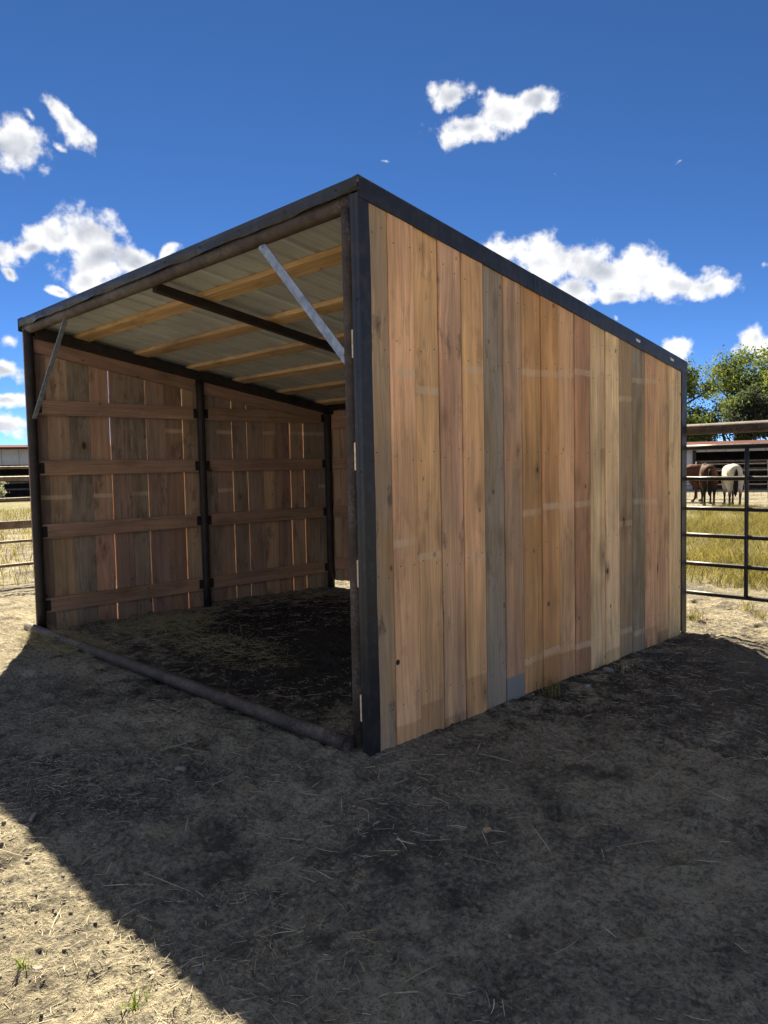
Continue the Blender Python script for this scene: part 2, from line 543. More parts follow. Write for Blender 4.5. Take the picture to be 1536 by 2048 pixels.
def mat_ground():
    m, t = new_mat('trampled_soil')
    g = t.n('ShaderNodeNewGeometry')
    co = g.outputs['Position']
    n1 = t.noise(co, 0.9, 3, 0.62)
    n2 = t.noise(co, 5.0, 5, 0.68)
    n3 = t.noise(co, 40.0, 5, 0.75)
    mixv = t.m('ADD', t.m('ADD', t.m('MULTIPLY', n1, 0.40), t.m('MULTIPLY', n2, 0.35)), t.m('MULTIPLY', n3, 0.42))
    col = t.mix(t.ramp(mixv, 0.45, 0.72), rgb(0.078, 0.073, 0.063), rgb(0.385, 0.340, 0.245))
    # chaff trodden into the top: short pale flecks lying every way
    fl = None
    for ang in (0.3, 1.7):
        mp = t.n('ShaderNodeMapping')
        t.l(co, mp.inputs[0])
        mp.inputs['Rotation'].default_value = (0, 0, ang)
        mp.inputs['Scale'].default_value = (26, 210, 20)
        q = t.noise(mp.outputs[0], 1.0, 1, 0.5, 0.6)
        fl = q if fl is None else t.m('MAXIMUM', fl, q)
    fm = t.m('MULTIPLY', t.ramp(fl, 0.66, 0.75), t.ramp(n2, 0.38, 0.6, 0.15, 0.8))
    col = t.mix(fm, col, rgb(0.42, 0.355, 0.22))
    # crumbs: dark specks and pale grit
    sp = t.noise(co, 95, 3, 0.75)
    col = t.mix(t.m('MULTIPLY', t.ramp(sp, 0.56, 0.64), 0.62), col, rgb(0.045, 0.038, 0.032))
    col = t.mix(t.m('MULTIPLY', t.ramp(sp, 0.37, 0.30), 0.5), col, rgb(0.42, 0.37, 0.28))
    sq = t.noise(co, 27, 4, 0.7)
    col = t.mix(t.m('MULTIPLY', t.ramp(sq, 0.55, 0.63), 0.48), col, rgb(0.05, 0.043, 0.037))
    # dark dung and damp crumbs
    dk = t.m('MULTIPLY', t.ramp(t.noise(co, 2.3, 4, 0.7), 0.54, 0.68), 0.7)
    col = t.mix(dk, col, rgb(0.055, 0.046, 0.038))
    sx = t.n('ShaderNodeSeparateXYZ')
    t.l(co, sx.inputs[0])
    # near-black soil over the shed floor, with a ragged edge
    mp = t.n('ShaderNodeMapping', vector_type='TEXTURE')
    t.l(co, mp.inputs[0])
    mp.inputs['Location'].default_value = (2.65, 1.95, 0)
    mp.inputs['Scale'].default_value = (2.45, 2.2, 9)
    dark_patch = t.m('ADD', t.v('LENGTH', mp.outputs[0]), t.m('MULTIPLY', t.m('SUBTRACT', n2, 0.5), 1.1))
    col = t.mix(t.m('MULTIPLY', t.ramp(dark_patch, 1.05, 0.75), 0.93), col, t.mix(n3, rgb(0.018, 0.016, 0.016), rgb(0.05, 0.044, 0.04)))
    mp = t.n('ShaderNodeMapping', vector_type='TEXTURE')  # dung-dark soil with the deep shade beside the right wall painted in
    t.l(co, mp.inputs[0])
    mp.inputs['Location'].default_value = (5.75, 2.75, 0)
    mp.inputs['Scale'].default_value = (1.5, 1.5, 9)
    dark_patch = t.m('ADD', t.v('LENGTH', mp.outputs[0]), t.m('MULTIPLY', t.m('SUBTRACT', n2, 0.5), 2.2))
    col = t.mix(t.m('MULTIPLY', t.ramp(dark_patch, 1.1, 0.6), 0.62), col, t.mix(n3, rgb(0.03, 0.026, 0.025), rgb(0.09, 0.078, 0.07)))
    # pasture beyond the fence
    edge = t.m('ADD', sx.outputs[1], t.m('MULTIPLY', t.m('SUBTRACT', n1, 0.5), 5.0))
    pm = t.m('MULTIPLY', t.ramp(edge, 5.6, 8.2), t.ramp(sx.outputs[1], 21.5, 18.5))
    gcol = t.mix(t.ramp(t.noise(co, 1.6, 5, 0.65), 0.35, 0.65), rgb(0.22, 0.19, 0.10), rgb(0.11, 0.115, 0.05))
    col = t.mix(t.m('MULTIPLY', pm, 0.85), col, gcol)
    finish(t, col, 0.95, 0, t.m('ADD', n3, t.m('MULTIPLY', n2, 0.8)), 0.9, 0.045, 0.15)
    return m


WOOD = mat_wood()
RUST = mat_pipe('rusty_drill_pipe', rgb(0.088, 0.063, 0.048), rgb(0.045, 0.033, 0.027), rgb(0.20, 0.17, 0.145), 0.6)
RUSTDK = mat_pipe('dark_rusty_steel', rgb(0.040, 0.030, 0.026), rgb(0.022, 0.018, 0.017), rgb(0.08, 0.06, 0.05), 0.4)
RUSTPALE = mat_pipe('weathered_pipe', rgb(0.14, 0.108, 0.082), rgb(0.08, 0.06, 0.047), rgb(0.27, 0.24, 0.20), 0.7)
BLACK = mat_pipe('black_painted_tube', rgb(0.018, 0.017, 0.018), rgb(0.012, 0.011, 0.012), rgb(0.05, 0.03, 0.025), 0.5, 0.4, 0.0)
TRIM = mat_trim()
SHEET = mat_simple('galvanised_roof_sheet', (0.50, 0.53, 0.55), (0.40, 0.42, 0.44), 3.0, 0.5, 0.0, 0.05, 0.5)
GALV = mat_simple('galvanised_flat_bar', (0.37, 0.40, 0.44), (0.18, 0.20, 0.23), 16, 0.42, 0.4, 0.1)
SCREW = mat_simple('screw_head', (0.035, 0.034, 0.036), (0.02, 0.02, 0.02), 30, 0.4, 0.5)
SCRAP = mat_simple('torn_white_sticker', (0.75, 0.75, 0.73), (0.6, 0.6, 0.58), 20, .6)
NAIL = mat_simple('nail_hole', (0.02, 0.015, 0.012), (0.035, 0.022, 0.016), 30, 0.8)
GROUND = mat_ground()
STRAW = mat_straw('straw', (0.36, 0.30, 0.19), (0.56, 0.48, 0.33), (0.72, 0.66, 0.50))
HAY = mat_straw('hay', (0.28, 0.23, 0.11), (0.40, 0.33, 0.17), (0.26, 0.27, 0.11))
CLOD = mat_simple('dry_clod', (0.26, 0.23, 0.175), (0.14, 0.124, 0.098), 60, 0.95, 0, 0.5, 0.15, 0.25)
STONE = mat_simple('field_stone', (0.25, 0.235, 0.21), (0.15, 0.14, 0.13), 40, 0.85, 0, 0.4, 0.3)
CHIP = mat_simple('split_wood_chip', (0.42, 0.30, 0.16), (0.30, 0.2, 0.1), 30, 0.8, 0, 0.4)
CHIPGREY = mat_simple('grey_wood_chip', (0.30, 0.27, 0.22), (0.18, 0.16, 0.13), 30, 0.8, 0, 0.4)
GRASS = mat_leaf('pasture_grass', (0.115, 0.112, 0.034), (0.32, 0.275, 0.125), (0.95, 0.92, 0.55), 0.9)
WEED = mat_leaf('green_weed', (0.10, 0.15, 0.04), (0.17, 0.20, 0.06), (1.2, 1.3, 0.6), 9)
LEAF = mat_leaf('cottonwood_leaf', (0.065, 0.098, 0.04), (0.165, 0.19, 0.065), (1.2, 1.25, 0.65), 0.5)
LEAF2 = mat_leaf('willow_leaf', (0.055, 0.072, 0.045), (0.10, 0.118, 0.075), (1.0, 1.05, 0.8), 0.5)
LEAFB = mat_leaf('sage_leaf', (0.25, 0.255, 0.19), (0.36, 0.36, 0.27), (1.0, 1.0, 0.9), 0.5)
BARK = mat_simple('bark', (0.075, 0.06, 0.048), (0.04, 0.032, 0.026), 5, 0.9, 0, 0.5)

# ------------------------------------------------------------------ ground
_tab = np.random.default_rng(11).random((256, 256))


def vn(x, y, s, seed=0):
    x = np.asarray(x, float) * s + seed * 17.31
    y = np.asarray(y, float) * s + seed * 9.77
    xi, yi = np.floor(x).astype(int), np.floor(y).astype(int)
    fx, fy = x - xi, y - yi
    fx, fy = fx * fx * (3 - 2 * fx), fy * fy * (3 - 2 * fy)
    x0, x1, y0, y1 = xi & 255, (xi + 1) & 255, yi & 255, (yi + 1) & 255
    a, b, c, d = _tab[x0, y0], _tab[x1, y0], _tab[x0, y1], _tab[x1, y1]
    return (a + (b - a) * fx) * (1 - fy) + (c + (d - c) * fx) * fy - 0.5


_pr = np.random.default_rng(5)
PRINTS = [(x, y, a, s) for x, y, a, s in zip(_pr.uniform(-0.5, 8.5, 520), _pr.uniform(-2.6, 5.5, 520), _pr.uniform(0, 6.28, 520), _pr.uniform(0.8, 1.25, 520))]

PRINTS = [p for p in PRINTS if not (p[0] < 6.2 and p[1] < -1.35)]


def height(x, y):
    x, y = np.asarray(x, float), np.asarray(y, float)
    h = 0.05 * vn(x, y, 0.55, 1) + 0.030 * vn(x, y, 1.7, 2) + 0.022 * vn(x, y, 4.2, 3) + 0.022 * vn(x, y, 9, 4)
    rough = 0.55 + 0.9 * np.clip(vn(x, y, 0.8, 8) + 0.5, 0, 1)
    h = h + rough * (0.016 * vn(x, y, 19, 5) + 0.012 * vn(x, y, 37, 6) + 0.008 * vn(x, y, 70, 7))
    near = np.exp(-(np.clip(np.abs(x - 4.0) - 5, 0, None) ** 2 + np.clip(np.abs(y - 1.0) - 4.5, 0, None) ** 2) / 9)
    for px, py, a, s in PRINTS:
        sel = (np.abs(x - px) < 0.16) & (np.abs(y - py) < 0.16)
        if not np.any(sel):
            continue
        dx, dy = (x - px), (y - py)
        u_, v_ = dx * math.cos(a) + dy * math.sin(a), -dx * math.sin(a) + dy * math.cos(a)
        d = np.sqrt((u_ / 0.062) ** 2 + (v_ / 0.055) ** 2) / s
        q = -0.024 * np.exp(-(d ** 4)) + 0.012 * np.exp(-((d - 1.28) ** 2) / 0.06) * (0.5 + 0.5 * np.sign(u_))
        h = h + np.where(sel, q, 0)
    # soil heaped against the foot of the plank wall, and the corner mound
    dw = np.clip(x - 4.6, 0, None)
    inw = np.exp(-np.clip(np.abs(y - 2.0) - 1.9, 0, None) ** 2 / 0.04)
    h = h * (1 - 0.7 * np.exp(-((x - 4.62) / 0.16) ** 2) * inw)
    h = h + 0.012 * np.exp(-(dw / 0.20) ** 2) * (x > 4.3) * inw * (0.5 + 1.2 * np.clip(vn(x, y, 2.2, 9) + .5, 0, 1))
    h = h + 0.07 * np.exp(-(((x - 4.95) / 0.32) ** 2 + ((y - 3.45) / 0.3) ** 2))
    return h * (0.25 + 0.75 * near) - 0.012


def hz(x, y):
    return float(height(np.array([x]), np.array([y]))[0])


def axis(lo, segs, hi):
    """segs: (from, to, step) in order; grows geometrically outside"""
    a = []
    for f, t_, s in segs:
        a += list(np.arange(f, t_, s))
    a.append(segs[-1][1])
    s = segs[-1][2]
    v = a[-1]
    while v < hi:
        s *= 1.14
        v += s
        a.append(v)
    s = segs[0][2]
    v = a[0]
    b = []
    while v > lo:
        s *= 1.14
        v -= s
        b.append(v)
    return np.array(b[::-1] + a)


gx = axis(-900, [(-1.5, 3.6, 0.024), (3.6, 7.6, 0.0115), (7.6, 9.0, 0.03)], 900)
gy = axis(-900, [(-3.0, -2.1, 0.03), (-2.1, 1.4, 0.0115), (1.4, 5.5, 0.022)], 900)
GX, GY = np.meshgrid(gx, gy, indexing='ij')
HZ = np.zeros(GX.size)
fx_, fy_ = GX.ravel(), GY.ravel()
# evaluate prints in strips to stay quick
order = np.argsort(fx_, kind='stable')
nb = 60
for ch in np.array_split(order, nb):
    xs, ys = fx_[ch], fy_[ch]
    PRINTS_ALL = PRINTS
    PRINTS = [p for p in PRINTS_ALL if xs.min() - 0.2 < p[0] < xs.max() + 0.2]
    HZ[ch] = height(xs, ys)
    PRINTS = PRINTS_ALL
nx, ny = len(gx), len(gy)
idx = np.arange(nx * ny).reshape(nx, ny)
FQ = np.stack([idx[:-1, :-1], idx[1:, :-1], idx[1:, 1:], idx[:-1, 1:]], -1).reshape(-1, 4)
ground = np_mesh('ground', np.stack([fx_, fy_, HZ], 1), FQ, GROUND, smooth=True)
tag(ground, 'trampled dry soil of the horse paddock around the shed', 'ground', kind='structure')

# ------------------------------------------------------------------ the shed
W, D, HF, HB = 4.57, 3.66, 2.886, 2.286
SL = (HF - HB) / D


def roof_z(y):
    return HF - SL * y


shed = thing('horse_shelter', 'open-fronted plank horse shelter with charcoal trim and rusty pipe frame', 'shed')
rb = random.Random(21)
# colour, grey, stain, bands, foot of each board of the long right wall, front to back
TAN, PINK, ORANGE, OLIVE, PALE, RED, GREY = ((.74, .435, .215), (.78, .455, .25), (.76, .41, .17), (.63, .395, .195),
                                            (.79, .56, .31), (.72, .375, .20), (.50, .37, .22))
N9 = (-9, -9, -9)
RIGHT = [(0.040, 0.192, OLIVE, .55, 1.0, N9, -9), (0.192, 0.387, PINK, .05, .25, (1.961, 1.071, -9), .10), (0.387, 0.579, TAN, .12, .35, (1.88, .981, -9), .17),
         (0.579, 0.773, PINK, .35, .75, N9, .05), (0.773, 0.970, TAN, .05, .3, (2.016, .934, -9), .23), (0.970, 1.165, GREY, 1.0, .7, N9, -9),
         (1.165, 1.352, PINK, .45, .35, N9, .15), (1.352, 1.560, ORANGE, .1, .25, (2.043, 1.162, .218), -9), (1.560, 1.761, ORANGE, .0, .2, (2.048, 1.193, .237), .20),
         (1.761, 1.955, PINK, .05, .3, (2.062, 1.183, .217), .19), (1.955, 2.162, RED, .15, .3, (2.086, 1.187, .204), .18), (2.162, 2.368, PALE, .1, .2, (2.136, -9, -9), -9),
         (2.368, 2.563, PALE, .0, .2, (2.079, 1.185, .129), .10), (2.563, 2.768, OLIVE, .6, .4, (1.935, 1.011, .199), -9), (2.768, 2.967, GREY, .95, .5, (2.08, 1.166, .153), -9),
         (2.967, 3.168, PINK, .0, .3, (2.092, 1.156, -9), .16), (3.168, 3.383, PINK, .15, .45, N9, .10), (3.383, 3.600, PALE, .1, .3, N9, -9)]


def jit(c, r, a=0.05):
    k = 1 + r.uniform(-a, a)
    return tuple(max(0.01, q * k * (1 + r.uniform(-a * .3, a * .3))) for q in c)


TONE = (.74, 1.06, .90, .95, 1.02, .62, .84, .80, .86, .93, .80, 1.0, 1.04, .74, .55, .93, .86, 1.0)     # how dark each board is
nails = []          # (point, normal)


def nail(p, nrm):
    nails.append((Vector(p), Vector(nrm)))


GIRT_Z = (0.232, 0.93, 1.527, 2.09)      # centres of the horizontal rails
wall_r = part_empty('plank_wall', shed, 'sunless right-hand wall of vertical tan, pink and grey planks')
for i, (y0, y1, col, gr, st, bands, foot) in enumerate(RIGHT):
    gap = rb.uniform(0.0022, 0.005)
    out = rb.uniform(-0.006, 0.002)
    yc = (y0 + y1) / 2
    z0 = rb.uniform(-0.022, -0.006)
    L = roof_z(yc) - 0.03 - z0
    M = frame((W + out, y0 + gap, z0), (0, 1, 0), (-1, 0, 0), (0, 0, 1))
    bd = plank('siding_board', y1 - y0 - gap * 2, 0.025, L, WOOD, wall_r, M, -SL, tuple(q * TONE[i] for q in jit(col, rb)), gr, st,
          [b - z0 if b > -5 else -9 for b in bands], foot - z0 if foot > -5 else -9, rb, 0.0012)
    bd['foot_paint'] = 1.0 if i == 6 else 0.0
    for gz in GIRT_Z + (roof_z(yc) - 0.22,):
        for q in (0.22, 0.78):
            nail((W + out + 0.0012, y0 + (y1 - y0) * q + rb.uniform(-.012, .012), gz + rb.uniform(-.035, .035)), (1, 0, 0))
for gz in GIRT_Z:        # rails behind the planks; their sawn ends show beside the front post
    M = frame((W - 0.027, 0.004, gz - 0.07), (0, 0, 1), (-1, 0, 0), (0, 1, 0))
    plank('girt', 0.14, 0.052, D - 0.12, WOOD, wall_r, M, 0, jit((.80, .66, .46), rb), 0.0, 0.1, rnd=rb)
M = frame((W - 0.027, 0.01, roof_z(0) - 0.29), (0, -SL * 0 + 0, 1), (-1, 0, 0), Vector((0, 1, -SL)).normalized())
plank('girt', 0.14, 0.038, D - 0.1, WOOD, wall_r, M, 0, jit(TAN, rb), 0.1, 0.2, rnd=rb)

# left wall: planks outside the rails, seen from within
LB = [(0.019, .109, 0), (.110, .2, 1), (.201, .406, 2), (.407, .612, 3), (.613, .8090, 4), (.816, 1.017, 5), (1.018, 1.197, 6), (1.202, 1.413, 7), (1.414, 1.6150, 4), (1.622, 1.789, 2),
      (1.790, 2.03, 3), (2.031, 2.233, 7), (2.238, 2.432, 6), (2.437, 2.653, 5), (2.654, 2.846, 2), (2.847, 3.0500, 5), (3.0565, 3.2550, 2), (3.2615, 3.486, 6), (3.487, 3.67, 3)]
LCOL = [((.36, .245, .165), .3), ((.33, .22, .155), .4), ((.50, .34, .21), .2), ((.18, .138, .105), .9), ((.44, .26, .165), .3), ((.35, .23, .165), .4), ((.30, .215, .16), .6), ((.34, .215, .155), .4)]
wall_l = part_empty('plank_wall', shed, 'left wall of planks and rails seen from inside, daylight between boards')
for y0, y1, k in LB:
    gap = rb.uniform(0.0006, 0.0014)
    out = rb.uniform(-0.002, 0.002)
    yc = (y0 + y1) / 2
    z0 = -0.05
    M = frame((out, y0 + gap, z0), (0, 1, 0), (-1, 0, 0), (0, 0, 1))
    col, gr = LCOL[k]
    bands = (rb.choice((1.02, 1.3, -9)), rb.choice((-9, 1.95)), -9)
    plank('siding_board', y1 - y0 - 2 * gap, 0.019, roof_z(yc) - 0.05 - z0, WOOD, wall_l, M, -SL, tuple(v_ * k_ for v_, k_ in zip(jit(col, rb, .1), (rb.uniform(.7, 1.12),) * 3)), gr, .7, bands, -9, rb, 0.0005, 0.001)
BAY = ((0.095, 1.775), (1.865, 3.56))
for a, b in BAY:
    for gz in GIRT_Z:
        M = frame((0.003, a, gz + 0.07), (0, 0, -1), (1, 0, 0), (0, 1, 0))
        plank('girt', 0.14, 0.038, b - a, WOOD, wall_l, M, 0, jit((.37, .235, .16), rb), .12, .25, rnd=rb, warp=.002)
        for yy, s in ((a, 1), (b, -1)):
            bracket = box('bracket', 0.0415, 0.046, min(yy, yy + s * 0.045), max(yy, yy + s * 0.045), gz - 0.05, gz + 0.05, RUSTDK, wall_l)
        for y0, y1, k in LB:
            if a < (y0 + y1) / 2 < b:
                for q in (.25, .75):
                    nail((0.0418, y0 + (y1 - y0) * q, gz + rb.uniform(-.03, .03)), (1, 0, 0))
    ln = (b - a) * math.sqrt(1 + SL * SL)
    ax = Vector((0, 1, -SL)).normalized()
    nz = Vector((0, -SL, -1)).normalized()
    M = frame((0.003, a, roof_z(a) - 0.13), nz, (1, 0, 0), ax)
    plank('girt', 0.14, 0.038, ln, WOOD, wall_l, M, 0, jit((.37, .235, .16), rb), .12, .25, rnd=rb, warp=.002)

# back wall
wall_b = part_empty('plank_wall', shed, 'back wall of planks, only a strip seen beside the front post')
x = 0.02
k = 0
while x < W - 0.03:
    w = min(rb.uniform(0.185, 0.21), W - 0.002 - x)
    M = frame((x, D + 0.002, 0.055 + rb.uniform(-.02, .02)), (1, 0, 0), (0, 1, 0), (0, 0, 1))
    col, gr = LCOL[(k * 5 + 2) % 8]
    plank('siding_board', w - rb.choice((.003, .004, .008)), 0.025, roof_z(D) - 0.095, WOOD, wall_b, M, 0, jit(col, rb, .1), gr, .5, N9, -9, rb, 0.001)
    x += w
    k += 1
for a, b in ((0.11, 2.24), (2.33, W - 0.11)):
    for gz in (0.28, 0.93, 1.527, 2.03):
        M = frame((a, D, gz + 0.07), (0, 0, -1), (0, -1, 0), (1, 0, 0))
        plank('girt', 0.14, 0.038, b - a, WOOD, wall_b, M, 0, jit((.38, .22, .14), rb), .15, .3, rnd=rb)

# pipe frame
rp = random.Random(4)


def pipe(name, a, b, r, mat, parent, n=18, seg=8, wob=0.004):
    a, b = Vector(a), Vector(b)
    return tube(name, [a.lerp(b, i / seg) for i in range(seg + 1)], r, mat, parent, n, wob, rp)


pipe('post', (4.437, 0.05, -0.03), (4.437, 0.05, HF - 0.105), 0.036, RUST, shed)
pipe('post', (0.052, 0.045, -0.03), (0.052, 0.045, HF - 0.105), 0.042, RUSTDK, shed)
pipe('post', (0.045, 1.82, -0.03), (0.045, 1.82, roof_z(1.82) - 0.1), 0.040, RUSTDK, shed)
pipe('post', (0.055, D - 0.055, -0.03), (0.055, D - 0.055, roof_z(D) - 0.07), 0.045, RUSTDK, shed)
pipe('post', (W - 0.075, D - 0.055, -0.03), (W - 0.075, D - 0.055, roof_z(D) - 0.07), 0.036, RUSTDK, shed)
pipe('post', (2.285, D - 0.045, -0.03), (2.285, D - 0.045, roof_z(D) - 0.07), 0.036, RUSTDK, shed)
pipe('header_pipe', (0.0, 0.055, HF - 0.083), (W - 0.07, 0.055, HF - 0.083), 0.045, RUST, shed, 20, 20)
pipe('header_pipe', (0.05, D - 0.045, roof_z(D) - 0.068), (W - 0.06, D - 0.045, roof_z(D) - 0.068), 0.040, RUSTDK, shed, 14, 8)
pipe('skid_pipe', (-0.02, -0.055, 0.050), (4.44, -0.045, 0.044), 0.041, RUST, shed, 20, 24)
# worn bright end of the skid where it was cut
box('end_plate', 4.441, 4.445, -0.066, -0.03, 0.004, 0.05, RUSTPALE, shed)


def flat_bar(name, a, b, wid, th, side, mat, parent):
    a, b = Vector(a), Vector(b)
    z = (b - a).normalized()
    s = Vector(side)
    s = (s - z * s.dot(z)).normalized()
    y = z.cross(s)
    L = (b - a).length
    v, f = box_vf(-wid / 2, wid / 2, -th / 2, th / 2, 0, L)
    o = mesh_obj(name, v, f, mat, parent)
    o.matrix_local = frame(a, s, y, z)
    return o


flat_bar('knee_brace', (3.68, 0.052, HF - 0.118), (4.405, 0.052, 2.02), 0.056, 0.006, (1, 0, 1), GALV, shed)
flat_bar('knee_brace', (0.90, 0.052, HF - 0.118), (0.088, 0.052, 1.98), 0.040, 0.006, (0.25, -1, 0.2), GALV, shed)
# ---- roof
roof = part_empty('roof', shed, 'low sloping metal roof on wooden purlins')
UND = 0.022
for i in range(5):
    x0 = i * 0.914
    prof = []
    for rr in range(4):
        cx = x0 + 0.06 + rr * 0.2286
        prof += [(cx - 0.030, 0), (cx - 0.012, 0.016), (cx + 0.012, 0.016), (cx + 0.030, 0)]
        if rr < 3:
            for mm in (0.085, 0.145):
                prof += [(cx + mm - 0.006, 0), (cx + mm, 0.003), (cx + mm + 0.006, 0)]
    prof = [(x0 + 0.001, 0)] + prof + [(x0 + 0.913, 0)]
    prof = [(max(0.002, min(W - 0.002, px)), pz) for px, pz in prof]
    V, F = [], []
    for s in range(7):
        yy = 0.0 + (D + 0.03) * s / 6
        for px, pz in prof:
            V.append((px, yy, roof_z(yy) - UND + pz))
    n = len(prof)
    for s in range(6):
        for q in range(n - 1):
            F.append((s * n + q, s * n + q + 1, (s + 1) * n + q + 1, (s + 1) * n + q))
    o = mesh_obj('roof_panel', V, F, SHEET, roof)
    sd = o.modifiers.new('thickness', 'SOLIDIFY')
    sd.thickness = 0.0015
    sd.offset = 1
ax = Vector((0, 1, -SL)).normalized()
nup = Vector((0, SL, 1)).normalized()
for yp in (0.52, 1.12, 1.71, 2.29, 2.88, 3.47):
    M = frame((0.06, yp - 0.07, roof_z(yp - 0.07) - UND - 0.041), ax, nup, (1, 0, 0))
    o = plank('purlin', 0.14, 0.038, W - 0.15, WOOD, roof, M, 0, jit((.50, .36, .22), rb), 0.0, .35, rnd=rb)


def rafter(x, wid, dep, drop, mat=RUSTDK):
    V = []
    for yy in (0.10, D - 0.02):
        zt = roof_z(yy) - drop
        V += [(x - wid / 2, yy, zt - dep), (x + wid / 2, yy, zt - dep), (x + wid / 2, yy, zt), (x - wid / 2, yy, zt)]
    F = [(0, 1, 2, 3), (7, 6, 5, 4), (0, 4, 5, 1), (1, 5, 6, 2), (2, 6, 7, 3), (3, 7, 4, 0)]
    return mesh_obj('rafter', V, F, mat, roof)


rafter(2.33, 0.058, 0.06, 0.0655)
rafter(0.095, 0.075, 0.085, 0.0655)
rafter(W - 0.11, 0.06, 0.06, 0.0655)


def sheet_strip(name, rings, mat, parent, th=0.0014):
    n = len(rings[0])
    V = [v for r in rings for v in r]
    F = []
    for s in range(len(rings) - 1):
        for q in range(n - 1):
            F.append((s * n + q, s * n + q + 1, (s + 1) * n + q + 1, (s + 1) * n + q))
    o = mesh_obj(name, V, F, mat, parent)
    sd = o.modifiers.new('thickness', 'SOLIDIFY')
    sd.thickness = th
    sd.offset = 0
    return o


rf = random.Random(9)
rings = []
NS = 90
for s in range(NS + 1):
    xx = -0.012 + (W + 0.012) * s / NS
    dent = 0.009 * math.sin(xx * 9.1) * math.sin(xx * 2.3 + 1) + rf.uniform(-.0018, .0018)
    hem = 0.004 * math.sin(xx * 13 + 0.6) * math.sin(xx * 4.1) + rf.uniform(-.0012, .0012)
    lift = 0.016 * max(0, (xx - 4.25) / 0.32) ** 2 if xx > 4.25 else 0.0
    rings.append([(xx, 0.07, HF + 0.006 - SL * 0.07), (xx, 0.0, HF + 0.009), (xx, -0.010, HF + 0.004), (xx, -0.013 + dent * .4, HF - 0.022),
                  (xx, -0.010 + dent, HF - 0.048 + lift * .5), (xx, -0.004 + dent * 1.5, HF - 0.064 + hem + lift)])
sheet_strip('fascia', rings, TRIM, roof)
# roof edge trim down the right side, three lengths lapped over each other
for y_a, y_b, prd in ((-0.006, 1.50, 0.0), (1.47, 2.10, 0.0022), (2.07, D + 0.028, 0.0)):
    rings = []
    for s in range(25):
        yy = y_a + (y_b - y_a) * s / 24
        zt = roof_z(yy) + 0.008 + prd
        dz = rf.uniform(-.0012, .0012) - prd
        dx = 0.0015 * math.sin(yy * 7) + rf.uniform(-.0006, .0006) + prd
        rings.append([(W - 0.035, yy, zt - 0.001), (W + 0.006, yy, zt), (W + 0.0085 + dx, yy, zt - 0.006), (W + 0.0085 + dx, yy, zt - 0.06), (W + 0.007 + dx, yy, zt - 0.104 + dz), (W + 0.003, yy, zt - 0.106 + dz)])
    sheet_strip('rake_trim', rings, TRIM, roof)
rings = []
for s in range(61):
    yy = -0.010 + (D + 0.04) * s / 60
    zt = roof_z(yy) + 0.008
    rings.append([(0.08, yy, zt + 0.001), (-0.030, yy, zt), (-0.033, yy, zt - 0.006), (-0.033, yy, zt - 0.11)])
sheet_strip('rake_trim', rings, TRIM, roof)
# corner trims
rings = []
for s in range(41):
    z = -0.03 + (HF - 0.075 + 0.03) * s / 40
    e = 0.0012 * math.sin(z * 6) + rf.uniform(-.0006, .0006)
    rings.append([(4.516 + e, 0.010, z), (4.514 + e, -0.006, z), (4.540, -0.008 + e, z), (4.544, -0.0065 + e, z), (W + 0.001, -0.009, z), (W + 0.0045, -0.006, z),
                  (W + 0.0052 + e, 0.03, z), (W + 0.0045 + e, 0.064 + e, z), (W + 0.0015, 0.066 + e, z)])
sheet_strip('corner_trim', rings, TRIM, shed)
rings = []
for s in range(21):
    z = 0.02 + (HB - 0.075) * s / 20
    rings.append([(W + 0.0015, D - 0.062, z), (W + 0.0045, D - 0.058, z), (W + 0.0048, D + 0.028, z), (W + 0.002, D + 0.032, z), (W - 0.06, D + 0.031, z)])
sheet_strip('corner_trim', rings, TRIM, shed)


def discs(name, items, rad, mat, parent, dome=0.0):
    V, F = [], []
    for p, nn in items:
        a = nn.orthogonal().normalized()
        b = nn.cross(a)
        s = len(V)
        for k in range(6):
            th = k * math.pi / 3
            V.append(p + (a * math.cos(th) + b * math.sin(th)) * rad)
        V.append(p + nn * dome)
        for k in range(6):
            F.append((s + k, s + (k + 1) % 6, s + 6))
    o = mesh_obj(name, V, F, mat, parent)
    return tag(o, kind='stuff')


tag(discs('knot_hole', [(Vector((W + 0.0022, 0.206, 0.445)), Vector((1, 0, 0)))], 0.016, NAIL, wall_r, 0.0006), kind='thing')
discs('nail_heads', nails, 0.0042, NAIL, shed, 0.0006)
scr = []
for q in range(9):
    yy = 0.12 + q * 0.43
    scr.append((Vector((W + 0.0095, yy, roof_z(yy) - 0.085)), Vector((1, 0, 0))))
for q in range(11):
    xx = 0.12 + q * 0.43
    scr.append((Vector((xx, -0.017, HF - 0.03)), Vector((0, -1, 0))))
for z in (0.3, 0.85, 1.45, 1.95, 2.3):
    scr.append((Vector((W + 0.0062, 0.052, z + 0.05)), Vector((1, 0, 0))))
    scr.append((Vector((4.548, -0.0105, z)), Vector((0, -1, 0))))
for p_ in ((3.705, 2.745), (4.385, 2.05), (0.885, 2.745), (0.105, 2.0)):
    scr.append((Vector((p_[0], 0.046, p_[1])), Vector((0, -1, 0))))
discs('trim_screws', scr, 0.006, SCREW, shed, 0.004)
# two bright scuffs of bare metal on the trim near the far end
for yy in (2.83, 3.40):
    zt = roof_z(yy)
    v = [(W + 0.0115, yy - 0.035, zt - 0.030), (W + 0.0115, yy + 0.035, zt - 0.042), (W + 0.0115, yy + 0.03, zt - 0.060), (W + 0.0115, yy - 0.02, zt - 0.052)]
    v += [(W + 0.009, b_, c_) for a_, b_, c_ in v]
    mesh_obj('sticker_scrap', v, [(0, 1, 2, 3), (7, 6, 5, 4), (0, 4, 5, 1), (1, 5, 6, 2), (2, 6, 7, 3), (3, 7, 4, 0)], SCRAP, roof)

